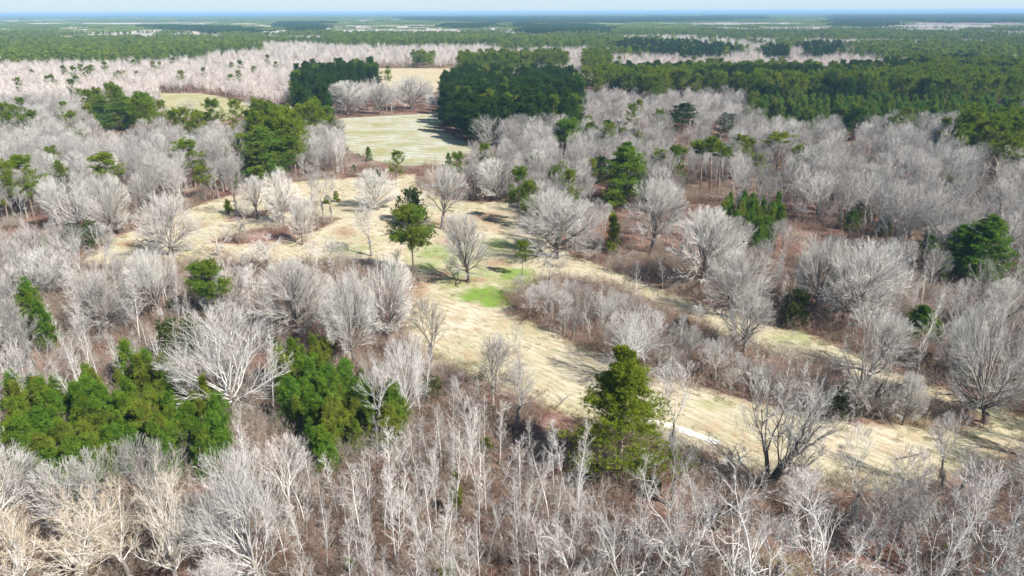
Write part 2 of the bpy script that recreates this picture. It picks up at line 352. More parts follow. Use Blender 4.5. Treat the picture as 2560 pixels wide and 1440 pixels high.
def tufts(mb, P, D, k, size, wid, rng, mi=0):
    """k needle blades bursting from each tuft centre"""
    n = len(P); d = unit(np.repeat(unit(D), k, 0) * 0.75 + rng.normal(0, 0.62, (n * k, 3)))
    L = np.repeat(size, k) * rng.uniform(0.65, 1.2, n * k)
    blades(mb, np.repeat(P, k, 0) + rng.normal(0, 1, (n * k, 3)) * (np.repeat(size, k) * 0.25)[:, None], d, L, L * wid, mi, rng)
def pine_tree(seed, h, cr, base, nlimb, sub, per, k, tsize, prof='round', rt=0.24, lean=0.02, gaps=0.0, wid=0.30, padz=0.35):
    rng = np.random.default_rng(seed); T = MB(); C_ = MB(); F = MB()
    P = np.array([[0, 0, -0.15]]); D = np.array([[lean, lean * 0.4, 1.0]]); L = np.array([h * 0.97])
    tp = polylines(rng, P, D, L, 9, 0.012, 0.0)
    tubes(T, tp, np.array([rt * 1.1]), np.array([rt * 0.14]), 8)
    t = np.sort(rng.uniform(base, 0.99, nlimb))
    if gaps > 0:
        ctr = rng.uniform(base, 0.8, 3); keep = np.ones(nlimb, bool)
        for c_ in ctr: keep &= np.abs(t - c_) > gaps * 0.5
        t = t[keep]
    u = (t - base) / (1 - base)
    if prof == 'round': rad = cr * np.sqrt(np.clip(1 - (np.clip(u, 0, 1) * 1.30 - 0.38) ** 2 / 0.98, 0.06, 1))
    elif prof == 'cone': rad = cr * (1 - u * 0.94) ** 0.85
    elif prof == 'flat': rad = cr * (0.55 + 0.75 * u) * np.sqrt(np.clip(1.06 - u ** 5, 0.1, 1))
    else: rad = cr * (1 - u ** 2.2 * 0.85)
    rad = rad * rng.uniform(0.62, 1.15, len(t))
    x = t * 9; i = np.minimum(x.astype(int), 8); p = tp[0, i] + (tp[0, i + 1] - tp[0, i]) * (x - i)[:, None]
    az = np.arange(len(t)) * 2.4 + rng.uniform(-0.6, 0.6, len(t)); el = (0.05 + 0.75 * u + rng.uniform(-0.15, 0.2, len(t)))
    d = np.stack([np.cos(az) * np.cos(el), np.sin(az) * np.cos(el), np.sin(el)], -1)
    b1 = polylines(rng, p, d, rad, 3, 0.07, 0.06)
    tubes(T, b1, np.maximum(rad * 0.016, 0.02), np.full(len(t), 0.012), 3)
    p2, d2, l2, _ = spawn(rng, b1, rad, sub, 0.35, 1.0, 0.3, 1.15, 0.42, 0.35, upb=0.1)
    l2 = np.clip(l2, 0.25, 2.2)
    p3 = np.repeat(p2 + d2 * l2[:, None] * 0.55, per, 0)
    sc = np.repeat(l2, per)
    p3 = p3 + rng.normal(0, 1, p3.shape) * np.stack([sc * 0.42, sc * 0.42, sc * 0.42 * padz * 1.6], -1)
    d3 = unit(np.repeat(d2, per, 0) + np.array([0, 0, 0.7]))
    tufts(F, p3, d3, k, np.full(len(p3), tsize), wid, rng)
    top = tp[0, -1][None].repeat(per * 3, 0) + rng.normal(0, 0.35, (per * 3, 3)) * [1, 1, 0.8]
    tufts(F, top, np.array([[0, 0, 1.0]]).repeat(len(top), 0), k, np.full(len(top), tsize), wid, rng)
    return T, F
def leafy_bush(seed, h, cr, n, k, size, prof='dome', wid=0.4):
    rng = np.random.default_rng(seed); T = MB(); F = MB()
    st = 6; P = np.zeros((st, 3)); P[:, :2] = rng.normal(0, 0.12, (st, 2)); D = np.stack([rng.normal(0, 0.3, st), rng.normal(0, 0.3, st), np.ones(st)], 1)
    if prof == 'cone': D[:, :2] *= 0.15
    tp = polylines(rng, P, D, np.full(st, h * 0.8), 3, 0.1, 0.05); tubes(T, tp, np.full(st, 0.06), np.full(st, 0.015), 5)
    nc = max(6, n // 14); u = rng.uniform(0.08, 1, nc) ** 0.8
    r = (cr * np.sqrt(np.clip(1 - (u - 0.35) ** 2 / 0.5, 0.02, 1)) if prof == 'dome' else cr * (1.05 - u))
    az = rng.uniform(0, 6.28, nc); rr = r * np.sqrt(rng.uniform(0.15, 1, nc))
    c = np.stack([rr * np.cos(az), rr * np.sin(az), u * h * 0.95], -1)
    p = np.repeat(c, 14, 0) + rng.normal(0, 0.18 * min(cr, 2), (nc * 14, 3))
    p[:, 2] = np.maximum(p[:, 2], 0.05)
    d = unit(np.stack([p[:, 0], p[:, 1], np.full(len(p), cr * 0.9)], -1))
    tufts(F, p, d, k, np.full(len(p), size), wid, rng)
    return T, F

# ------------------------------------------------------------------ prototypes (meshes only; placed further down)
LIB = {}     # key -> list of dict(trunk=mesh, crown=mesh, whole=mesh, h=, r=)
def register(key, T, C_, tmats, cmats, h, r, whole=True):
    T_m = T.mesh(key + '_trunk', tmats); C_m = C_.mesh(key + '_crown', cmats); W = None
    if whole:
        a = MB(); a.merge(T); a.merge(C_, len(tmats)); W = a.mesh(key + '_whole', tmats + cmats)
    LIB.setdefault(key, []).append(dict(trunk=T_m, crown=C_m, whole=W, h=h, r=r))
for s in range(5):   # wide dome-crowned trees of the glade
    T, C_ = bare_tree(100 + s, 15, 8.0, (4.6, 3.6, 5.2, 4.0, 3.2)[s], (24, 20, 22, 26, 18)[s], (9, 8, 8), 0.42, 0.04, 1.45, jit=(0.11, 0.15, 0.12, 0.10, 0.18)[s], up=-0.005, tw=0.030, ang=(0.30, 0.85), ratios=(0.46, 0.50, 0.62), fill=(0.66, 0.84), upb=0.0, env=((0.55, 0.50, 0.60, 0.55, 0.48)[s], (0.40, 0.28, 0.35, 0.40, 0.2)[s]), rough=(0.25, 0.35, 0.3, 0.25, 0.42)[s])
    register('spread', T, C_, [M['trunk_dark']], [M['trunk_grey'], M['twig_dome']], 15, 8.0)
for s in range(3):   # pale limbed, open crown
    T, C_ = bare_tree(150 + s, 17, 8.0, 4.5, 14, (7, 7, 6), 0.33, 0.10, 1.35, jit=0.15, up=0.05, tw=0.032, sides=6, fill=(0.7, 0.92), env=(0.50, 0.22), rough=0.42)
    register('white', T, C_, [M['trunk_grey']], [M['twig_white'], M['twig_white']], 17, 8.0)
for s in range(3):   # buff budding crowns at the near edge
    T, C_ = bare_tree(170 + s, 16, 6.5, 5.0, 14, (7, 8, 8), 0.30, 0.10, 1.0, jit=0.15, up=0.06, tw=0.026, sides=6)
    register('buff', T, C_, [M['trunk_grey']], [M['twig_white'], M['twig_buff']], 16, 6.5)
for s in range(3):   # crooked, heavy-limbed near trees
    T, C_ = bare_tree(190 + s, 13, 8.5, 3.2, 10, (9, 8, 7), 0.36, 0.35, 1.50, jit=0.26, up=0.015, tw=0.026, sides=7, ang=(0.5, 1.15), ratios=(0.46, 0.5, 0.6), fill=(0.8, 1.1))
    register('crooked', T, C_, [M['trunk_grey']], [M['twig_white'], M['twig_white']], 13, 8.5)
for s in range(2):   # many-stemmed dark old trees
    T, C_ = bare_tree(210 + s, 14, 8.0, 4.0, 20, (8, 7, 7), 0.62, 0.15, 1.35, jit=0.20, up=0.05, tw=0.030, sides=6, stems=4, ang=(0.4, 1.0))
    register('stems', T, C_, [M['trunk_dark']], [M['trunk_grey'], M['twig_dome']], 14, 8.0)
for s in range(5):   # forest-grown bare trees
    T, C_ = bare_tree(230 + s, 15, 4.0, 6.0, 11, (7, 6, 7), 0.20, 0.08, 1.15, jit=0.14, up=0.035, tw=0.038, fill=(0.62, 0.85), upb=0.04, env=(0.64, 0.4), rough=0.25)
    register('bare', T, C_, [M['trunk_grey']], [M['twig'], M['twig']], 15, 4.0)
for s in range(5):   # slender pale poles
    T, C_ = bare_tree(260 + s, 12, 2.0, 12, 30, (5, 3), 0.085, 0.5, 0.95, jit=0.10, up=0.10, tw=0.034, taper_up=True)
    register('slender', T, C_, [M['twig_white']], [M['twig_white'], M['twig']], 12, 2.0)
for s in range(3):   # mature pines
    T, F = pine_tree(300 + s, 22, 4.6, 0.42, 46, 6, 6, 6, 0.62, 'round', 0.26, gaps=0.05)
    register('pine', T, F, [M['trunk_pine']], [M['pine']], 22, 4.6)
for s in range(2):   # dark full pines, cloud shade included in the needle colour
    T, F = pine_tree(310 + s, 22, 4.8, 0.20, 58, 6, 6, 6, 0.62, 'round', 0.26)
    register('darkpine', T, F, [M['trunk_pine']], [M['darkpine']], 22, 5.0)
for s in range(3):   # young pines
    T, F = pine_tree(320 + s, 8, 1.9, 0.06, 52, 5, 4, 8, 0.40, 'cone2' if s else 'cone', 0.09, wid=0.20, padz=0.7)
    register('young', T, F, [M['trunk_pine']], [M['young']], 8, 2.1)
for s in range(2):
    T, F = leafy_bush(340 + s, 3.0, 1.5, 420, 6, 0.30)
    register('shrub', T, F, [M['trunk_dark']], [M['holly']], 3.0, 1.5)
for s in range(2):
    T, F = leafy_bush(350 + s, 3.0, 0.9, 300, 6, 0.26)
    register('lime', T, F, [M['trunk_dark']], [M['lime']], 3.0, 0.9)
for s in range(2):   # cedars
    T, F = leafy_bush(360 + s, 4.0, 1.0, 500, 6, 0.28, 'cone')
    register('cedar', T, F, [M['trunk_dark']], [M['pine_gold']], 4.0, 1.0)
# far versions: fewer, broader blades
for s in range(4):
    T, C_ = bare_tree(400 + s, 14, 4.2, 6.0, 9, (6, 8), 0.20, 0.08, 0.95, tw=0.13, sides=3)
    register('farbare', T, C_, [M['trunk_grey']], [M['twig_far'], M['twig_far']], 14, 4.2)
for s in range(3):
    T, F = pine_tree(410 + s, 18, 4.2, 0.30, 26, 4, 3, 4, 1.15, 'round', 0.22, wid=0.5)
    register('farpine', T, F, [M['trunk_pine']], [M['farpine']], 18, 4.2)
# thickets of stems and brambles for the forest floor
def thicket(seed, n, size, hmin, hmax, per, tw):
    rng = np.random.default_rng(seed); B = MB()
    P = np.zeros((n, 3)); P[:, :2] = rng.normal(0, size * 0.42, (n, 2)); D = np.stack([rng.normal(0, 0.28, n), rng.normal(0, 0.28, n), np.ones(n)], 1)
    L = rng.uniform(hmin, hmax, n)
    b = polylines(rng, P, D, L, 3, 0.12, 0.03); tubes(B, b, np.full(n, 0.024), np.full(n, 0.008), 3)
    p, d, l, _ = spawn(rng, b, L, per, 0.15, 1.0, 0.4, 1.1, 0.45, 0.5)
    b2 = polylines(rng, p, d, l, 2, 0.15, 0.0); tubes(B, b2, np.full(len(l), 0.014), np.full(len(l), 0.006), 3)
    p, d, l, _ = spawn(rng, b2, l, 4, 0.1, 1.0, 0.4, 1.1, 0.6, 0.3); blades(B, p, d, np.maximum(l, 0.25), np.full(len(l), tw), 0, rng)
    return B
for s in range(4):
    B = thicket(500 + s, 42, 5.0, 1.2, 4.2, 7, 0.034)
    LIB.setdefault('brush', []).append(dict(whole=B.mesh('brush_whole', [M['brush']]), h=4, r=4))
for s in range(3):
    rg = np.random.default_rng(540 + s); B = MB(); q = 110; P_ = np.zeros((q, 3)); P_[:, :2] = rg.normal(0, 0.55, (q, 2))
    blades(B, P_, np.stack([rg.normal(0, .5, q), rg.normal(0, .5, q), np.ones(q)], 1), rg.uniform(.15, .55, q), np.full(q, 0.06), 0, rg)
    LIB.setdefault('weeds', []).append(dict(whole=B.mesh('weeds_whole', [M['weeds']]), h=1, r=1))
# forest patches for the far distance: blocks of rough crowns
def blob_patch(seed, size, n, hh, rr, mat, spiky):
    rng = np.random.default_rng(seed); B = MB()
    P = np.zeros((n, 3)); P[:, :2] = rng.uniform(-size / 2, size / 2, (n, 2)); hs = hh * rng.uniform(0.75, 1.2, n)
    k = 26 if not spiky else 22
    q = np.repeat(P, k, 0); hq = np.repeat(hs, k)
    dirs = unit(rng.normal(0, 1, (n * k, 3)) + np.array([0, 0, 0.5]))
    c = q + np.stack([np.zeros(n * k), np.zeros(n * k), hq * (0.62 if not spiky else 0.45)], -1) + dirs * rr * rng.uniform(0.2, 0.9, n * k)[:, None] * np.array([1, 1, 1.3])
    L = rng.uniform(1.6, 3.0, n * k) * (1.0 if not spiky else 1.7)
    blades(B, c, dirs + np.array([0, 0, 0.3 if not spiky else 1.2]), L, L * (0.75 if not spiky else 0.22), 0, rng)
    return B.mesh('forest_patch', [mat])
for s in range(3): LIB.setdefault('patch_pine', []).append(dict(whole=blob_patch(600 + s, 80, 200, 15, 3.2, M['farpine'], False), h=15, r=50))
for s in range(2): LIB.setdefault('patch_dark', []).append(dict(whole=blob_patch(620 + s, 80, 230, 16, 3.2, M['darkpine'], False), h=15, r=50))
for s in range(3): LIB.setdefault('patch_bare', []).append(dict(whole=blob_patch(610 + s, 80, 200, 13, 3.2, M['twig_far'], True), h=15, r=50))

# ------------------------------------------------------------------ tagging
def tag(o, label=None, cat=None, group=None, kind=None):
    if label: o['label'] = label
    if cat: o['category'] = cat
    if group: o['group'] = group
    if kind: o['kind'] = kind
    return o
def place(key, idx, name, cat, label, group, x, y, h, r=None, rot=0.0, tilt=(0, 0)):
    L_ = LIB[key]; p = L_[idx % len(L_)]
    e = bpy.data.objects.new(name, None); LINK(e); e.empty_display_size = 0.5
    e.location = (x, y, 0); e.rotation_euler = (tilt[0], tilt[1], rot)
    sz = h / p['h']; sr = (r / p['r']) if r else sz
    wob = 1 + 0.16 * math.sin(x * 1.7 + y); e.scale = (sr * wob, sr / wob, sz); tag(e, label, cat, group)
    for part in ('trunk', 'crown'):
        o = bpy.data.objects.new(part, p[part]); LINK(o); o.parent = e
    return e

# ------------------------------------------------------------------ ground and fields
def grid_mesh(name, xs, ys, mat, z=0.0):
    X, Y = np.meshgrid(xs, ys, indexing='ij'); v = np.stack([X, Y, np.full(X.shape, z)], -1).reshape(-1, 3)
    i = np.arange(len(xs) * len(ys)).reshape(len(xs), len(ys))
    f = np.stack([i[:-1, :-1], i[1:, :-1], i[1:, 1:], i[:-1, 1:]], -1).reshape(-1, 4)
    b = MB(); b.add(v, f); me = b.mesh(name, [mat]); o = bpy.data.objects.new(name, me); LINK(o); return o
gx = np.concatenate([-np.geomspace(30000, 420, 30), np.arange(-400, 401, 20), np.geomspace(420, 30000, 30)])
gy = np.concatenate([np.arange(-200, 700, 20), np.geomspace(700, 36000, 40)])
tag(grid_mesh('ground', gx, gy, M['litter']), kind='structure')

def P2(lst): return [tuple(ground(a, b)) for a, b in lst]
FIELD_MAIN = P2([(205, 660), (250, 622), (300, 590), (420, 548), (520, 505), (620, 478), (760, 452), (890, 444), (985, 452), (1000, 436), (1035, 436), (1040, 468),
  (1110, 500), (1200, 506), (1300, 505), (1330, 560), (1420, 636), (1520, 672), (1640, 720), (1760, 762), (1880, 790), (1960, 810), (2080, 862), (2230, 925), (2400, 990),
  (2580, 1045), (2640, 1110), (2560, 1120), (2470, 1160), (2330, 1200), (2200, 1222), (2060, 1218), (1960, 1200), (1850, 1168), (1740, 1140), (1620, 1100), (1540, 1072), (1440, 1045),
  (1340, 1000), (1240, 960), (1160, 930), (1090, 905), (1040, 860), (1000, 800), (1030, 740), (1055, 700), (960, 672), (850, 655), (700, 662), (560, 655), (400, 655), (300, 672)])
ISLAND = P2([(1275, 765), (1285, 735), (1330, 715), (1400, 690), (1500, 705), (1600, 738), (1720, 790), (1800, 835), (1900, 872), (2020, 905), (2150, 950), (2300, 985), (2440, 1030), (2470, 1060),
  (2400, 1075), (2280, 1062), (2180, 1066), (2080, 1052), (1960, 1025), (1850, 1000), (1740, 968), (1640, 945), (1560, 915), (1460, 870), (1370, 825), (1305, 795)])
TONGUE = P2([(520, 606), (600, 580), (700, 560), (800, 540), (860, 545), (790, 580), (700, 600), (600, 612)])
BAND = P2([(560, 545), (640, 528), (720, 515), (800, 500), (800, 512), (720, 530), (640, 545), (570, 556)])
FIELD_MID = P2([(850, 296), (950, 290), (1092, 284), (1125, 288), (1120, 305), (1085, 318), (1130, 340), (1175, 358), (1185, 376), (1150, 395), (1125, 412), (1000, 414), (930, 400), (860, 370)])
FIELD_LEFT = P2([(400, 233), (500, 233), (560, 243), (640, 262), (740, 268), (830, 270), (840, 280), (740, 284), (640, 284), (560, 300), (400, 290)])
FIELD_FAR = P2([(925, 171), (1150, 171), (1150, 184), (1120, 205), (1100, 225), (1080, 232), (960, 222), (925, 200)])
GREEN = [(1230, 745, 78, 26, 1.0), (1270, 690, 60, 34, 0.75), (1245, 612, 60, 30, 0.62), (1110, 635, 95, 34, 0.60), (870, 625, 60, 16, 0.5), (1150, 740, 80, 18, 0.5), (1060, 668, 50, 18, 0.6), (1180, 690, 90, 40, 0.55), (1750, 1010, 120, 20, 0.45), (1980, 850, 60, 30, 0.45)]
BROWN = [(1090, 688, 62, 17), (1180, 700, 60, 9), (1210, 545, 70, 28), (1130, 605, 60, 16), (1100, 560, 40, 20), (1050, 720, 40, 40), (1010, 800, 30, 50), (640, 600, 120, 22), (480, 560, 80, 14), (330, 610, 60, 12), (860, 580, 60, 16), (2230, 1040, 130, 26), (2400, 1060, 120, 28), (1750, 1130, 110, 22), (1235, 660, 40, 14), (980, 700, 60, 25), (750, 600, 60, 12), (1280, 780, 25, 12)]  # thatch spots; the first ellipse also puts the lone tree's shadow into the colour
TRACK = P2([(1600, 1044), (1680, 1066), (1790, 1106)])
def build_field(name, poly, holes, mat, step, z=0.03, near=False):
    pa = np.array(poly); x0, y0 = pa.min(0) - 5; x1, y1 = pa.max(0) + 5
    xs = np.arange(x0, x1 + step, step); ys = np.arange(y0, y1 + step, step)
    X, Y = np.meshgrid(xs, ys, indexing='ij')
    s = seg_dist(X, Y, poly) * np.where(inside(X, Y, poly), 1, -1)
    for hpoly in holes:
        sh = seg_dist(X, Y, hpoly) * np.where(inside(X, Y, hpoly), -1, 1); s = np.minimum(s, sh)
    keep = s > -3.5; kc = keep[:-1, :-1] | keep[1:, :-1] | keep[1:, 1:] | keep[:-1, 1:]
    i = np.arange(X.size).reshape(X.shape); f = np.stack([i[:-1, :-1], i[1:, :-1], i[1:, 1:], i[:-1, 1:]], -1)[kc]
    used = np.unique(f); rm = np.full(X.size, -1); rm[used] = np.arange(len(used))
    b = MB(); b.add(np.stack([X, Y, np.full(X.shape, z)], -1).reshape(-1, 3)[used], rm[f]); me = b.mesh(name, [mat])
    px, py, _ = project(X.ravel()[used], Y.ravel()[used], 0)
    g = np.zeros(len(used)); br = np.zeros(len(used)); tr = np.zeros(len(used))
    if near:
        wx = (fbm(X.ravel()[used] / 5, Y.ravel()[used] / 5, 71) - .5) * 1.3; wy = (fbm(X.ravel()[used] / 5, Y.ravel()[used] / 5, 72) - .5) * 1.3
        for cx, cy_, rx, ry, _a in GREEN: g = np.maximum(g, np.clip(1.45 - np.hypot((px - cx) / rx + wx, (py - cy_) / ry + wy), 0, 1) * _a)
        for cx, cy_, rx, ry in BROWN:
            if rx: br = np.maximum(br, np.clip(1.3 - np.hypot((px - cx) / rx + wx, (py - cy_) / ry + wy), 0, 1) * 0.8)
        tr = np.clip(1.25 - seg_dist(X.ravel()[used], Y.ravel()[used], TRACK, False) / 1.0, 0, 1)
    for nm, arr in (('sd', s.ravel()[used]), ('green', g), ('brown', br), ('track', tr)):
        a = me.attributes.new(nm, 'FLOAT', 'POINT'); a.data.foreach_set('value', np.asarray(arr, np.float32))
    o = bpy.data.objects.new(name, me); LINK(o); tag(o, kind='structure'); return o
a_ = np.array(ground(1100, 780)) - np.array(ground(1560, 960)); ANG = math.atan2(a_[1], a_[0])
build_field('hay_field', FIELD_MAIN, [ISLAND, TONGUE, BAND], field_mat('mown_straw', ANG, 0.23, (0.51, 0.45, 0.34), (0.27, 0.22, 0.14), 0.26, 0.50, 12.0), 0.9, near=True)
a_ = np.array(ground(900, 340)) - np.array(ground(1110, 350)); ANG2 = math.atan2(a_[1], a_[0])
build_field('crop_field', FIELD_MID, [], field_mat('striped_stubble', ANG2, 0.050, (0.42, 0.42, 0.35), (0.30, 0.31, 0.22), 0.55, 0.95, 4.0), 2.0)
build_field('west_field', FIELD_LEFT, [], field_mat('pale_green_stubble', 0.05, 0.035, (0.40, 0.37, 0.23), (0.30, 0.31, 0.17), 0.7, 0.8), 3.0)
build_field('far_field', FIELD_FAR, [], field_mat('dry_stubble', 0.05, 0.05, (0.46, 0.39, 0.27), (0.37, 0.32, 0.21), 0.3, 0.2), 4.0)
FIELDS = [FIELD_MAIN, FIELD_MID, FIELD_LEFT, FIELD_FAR]
def in_field(x, y, margin=1.0):
    r = np.zeros(np.shape(x), bool)
    for k, f in enumerate(FIELDS):
        ins = inside(x, y, f)
        if k == 0: ins &= ~(inside(x, y, ISLAND) | inside(x, y, TONGUE) | inside(x, y, BAND))
        r |= ins
    return r

# ------------------------------------------------------------------ single trees read off the photograph
# (key, proto, name, base x, base y, top y, crown width px, label)
def SPR(i, bx, by, ty, wd, lab, name='spreading_tree', key='spread'): return (key, i, name, bx, by, ty, wd, lab)
HERO = [
 SPR(0, 1170, 705, 530, 150, 'round bare tree standing alone on the green glade with its shadow beside it'),
 SPR(1, 1388, 645, 478, 235, 'widest bare tree beside the glade, with many thick limbs low on a short trunk'),
 SPR(2, 1105, 572, 405, 140, 'bare tree with a forked dark trunk directly behind the lone bushy-topped pine'),
 SPR(3, 945, 525, 418, 120, 'bare tree beside the end of the pale sandy path'),
 SPR(4, 710, 560, 412, 100, 'tall round-headed bare tree on the pale strip with a dark knotty trunk'),
 SPR(2, 645, 548, 440, 105, 'low crooked bare tree on the pale strip, next to the tall round-headed one'),
 SPR(0, 757, 612, 492, 80, 'narrow bare tree with a black trunk at the lower edge of the pale strip'),
 SPR(4, 432, 640, 470, 165, 'large bare tree overhanging the western tip of the pale field'),
 SPR(1, 1217, 368, 283, 112, 'bare tree with a full dome in front of the dark pine stand', key='white'),
 SPR(3, 1245, 500, 390, 125, 'dense grey rounded bare tree at the upper end of the glade'),
 SPR(2, 1630, 632, 440, 165, 'bare tree with reaching limbs just in front of the dark rounded pine'),
 SPR(0, 1750, 722, 515, 210, 'pale domed bare tree over red leaf litter, larger of the pair right of the glade'),
 SPR(4, 1832, 795, 612, 160, 'pale domed bare tree, smaller and nearer of the pair right of the glade'),
 SPR(3, 2040, 768, 570, 165, 'bare tree with a straight black trunk on the red litter slope'),
 SPR(1, 2140, 815, 588, 235, 'widest pale dome on the right, touching the bare tree with the black trunk'),
 SPR(2, 2045, 548, 418, 155, 'bare tree with light limbs behind the small yellow-green cedars', key='white'),
 SPR(1, 2492, 448, 358, 105, 'bare tree near the right edge, backed by dark evergreens', key='white'),
 SPR(3, 970, 842, 640, 160, 'bare tree with a split dark trunk at the near left edge of the glade'),
 SPR(1, 885, 905, 668, 170, 'bare tree with low wandering limbs above the yellow-green bush'),
 SPR(0, 748, 845, 642, 190, 'broad bare tree with a thick black trunk left of the split-trunked one'),
 SPR(2, 410, 812, 622, 175, 'broad bare tree in the left wood, beside the leaning double pine'),
 SPR(4, 268, 842, 652, 160, 'broad bare tree above the thin pinkish poles in the left wood'),
 SPR(0, 590, 1040, 752, 290, 'big white-limbed bare tree spreading over the young pine plantation', key='white'),
 SPR(1, 1016, 1052, 822, 125, 'bare tree with a dark straight stem at the right end of the young pines', key='white'),
 SPR(0, 655, 1470, 1085, 270, 'very tall white tree with fanned limbs at the bottom, below the young pines', key='white'),
 SPR(0, 330, 1450, 1165, 210, 'buff-tipped bare tree at the bottom edge, under the plantation', key='buff'),
 SPR(1, 440, 1480, 1165, 170, 'bare tree with a white leaning trunk, just left of the very tall white one', key='buff'),
 SPR(2, 225, 1470, 1225, 230, 'low wide buff-tipped bare tree at the bottom left', key='buff'),
 SPR(1, 60, 1480, 1270, 220, 'buff-grey bare tree in the bottom left corner', key='buff'),
 SPR(2, 5, 1330, 1110, 220, 'grey bare tree half out of the picture beside the plantation', key='white'),
 SPR(0, 1915, 1215, 872, 290, 'gnarled many-stemmed old tree leaning over the near edge of the straw field', name='old_tree', key='stems'),
 SPR(1, 2150, 1035, 762, 215, 'many-stemmed tree with black trunks at the end of the wooded island', name='old_tree', key='stems'),
 SPR(3, 2462, 1058, 752, 200, 'bare tree with a leaning trunk beside the lane near the right edge'),
 SPR(2, 1590, 955, 768, 230, 'low pale spreading tree on the wooded island, behind the big green pine', key='white'),
 SPR(4, 1860, 880, 700, 130, 'bare tree in the wooded island at its edge on the lane'),
 SPR(0, 2255, 1062, 930, 90, 'small bare tree with a thin slanting trunk on the red patch'),
 SPR(2, 2180, 930, 770, 190, 'bare tree of loose grey twigs where the lane bends'),
 SPR(0, 1690, 1480, 1130, 330, 'white crooked tree at the bottom, just below the big green pine', name='crooked_tree', key='crooked'),
 SPR(1, 1560, 1540, 1250, 300, 'white crooked tree with low sprawling limbs at the bottom edge', name='crooked_tree', key='crooked'),
 SPR(2, 1850, 1560, 1230, 320, 'white crooked tree at the bottom edge beneath the gnarled old tree', name='crooked_tree', key='crooked'),
 SPR(0, 2450, 1490, 1165, 330, 'white crooked tree with bowed limbs in the bottom right corner', name='crooked_tree', key='crooked'),
 SPR(1, 2330, 1540, 1290, 230, 'smaller white crooked tree beside the one with bowed limbs', name='crooked_tree', key='crooked'),
 SPR(2, 2580, 1400, 1170, 200, 'white crooked tree cut by the right edge of the picture', name='crooked_tree', key='crooked'),
 SPR(0, 1370, 730, 630, 85, 'small thin bare tree at the tip of the wooded island', name='bare_tree', key='bare'),
 SPR(1, 1360, 800, 700, 80, 'small bare tree on the red litter at the island tip', name='bare_tree', key='bare'),
 SPR(2, 930, 640, 500, 100, 'upright bare tree left of the lone pine', name='bare_tree', key='bare'),
 SPR(3, 550, 640, 560, 80, 'small bare tree in the middle of the pale field', name='bare_tree', key='bare'),
 SPR(4, 680, 690, 590, 130, 'grey bushy bare tree below the middle of the pale strip', name='bare_tree', key='bare'),
 SPR(0, 830, 680, 585, 120, 'grey bushy bare tree beside the faint green patch', name='bare_tree', key='bare'),
 SPR(3, 1300, 960, 800, 70, 'thin dark-stemmed bare tree on the near side of the straw field', name='bare_tree', key='bare'),
 SPR(1, 1290, 1080, 900, 110, 'upright grey bare tree between the straw field and the pole thicket', name='bare_tree', key='bare'),
 SPR(4, 200, 570, 440, 170, 'bare tree with whitish limbs in front of the two tall dark pines', key='white'),
 SPR(3, 275, 590, 430, 120, 'tall grey bare tree beside the one with whitish limbs', key='spread'),
 SPR(2, 1800, 345, 270, 90, 'bare tree with white limbs standing against the pine belt', key='white'),
 SPR(1, 1030, 275, 185, 110, 'grey rounded bare tree at the corner of the far straw field', key='spread'),
 SPR(0, 870, 285, 200, 130, 'grey rounded bare tree before the far dark pine clump', key='spread'),
 SPR(2, 950, 288, 205, 90, 'grey bare tree between the rounded ones by the striped field', key='spread'),
]
register_big = pine_tree(779, 24, 7.6, 0.10, 112, 8, 11, 8, 0.42, 'cone', 0.42, gaps=0.03, wid=0.26)
register('bigpine', register_big[0], register_big[1], [M['trunk_pine']], [M['pine_gold']], 24, 6.2, False)
T_, F_ = pine_tree(784, 18, 4.0, 0.42, 78, 7, 8, 8, 0.48, 'round', 0.26, gaps=0.05, wid=0.28, padz=0.5); register('lonepine', T_, F_, [M['trunk_dark']], [M['young']], 18, 3.6, False)
T_, F_ = pine_tree(783, 20, 4.6, 0.12, 84, 7, 8, 7, 0.50, 'col', 0.30, wid=0.26); register('oakpine', T_, F_, [M['trunk_pine']], [M['young']], 20, 5.0, False)
T_, F_ = pine_tree(785, 20, 3.8, 0.62, 26, 7, 8, 7, 0.50, 'flat', 0.24, wid=0.28, gaps=0.05); register('toppine', T_, F_, [M['trunk_pine']], [M['pine']], 20, 3.8, False)
def PIN(key, i, bx, by, ty, wd, lab, name='pine_tree'): return (key, i, name, bx, by, ty, wd, lab)
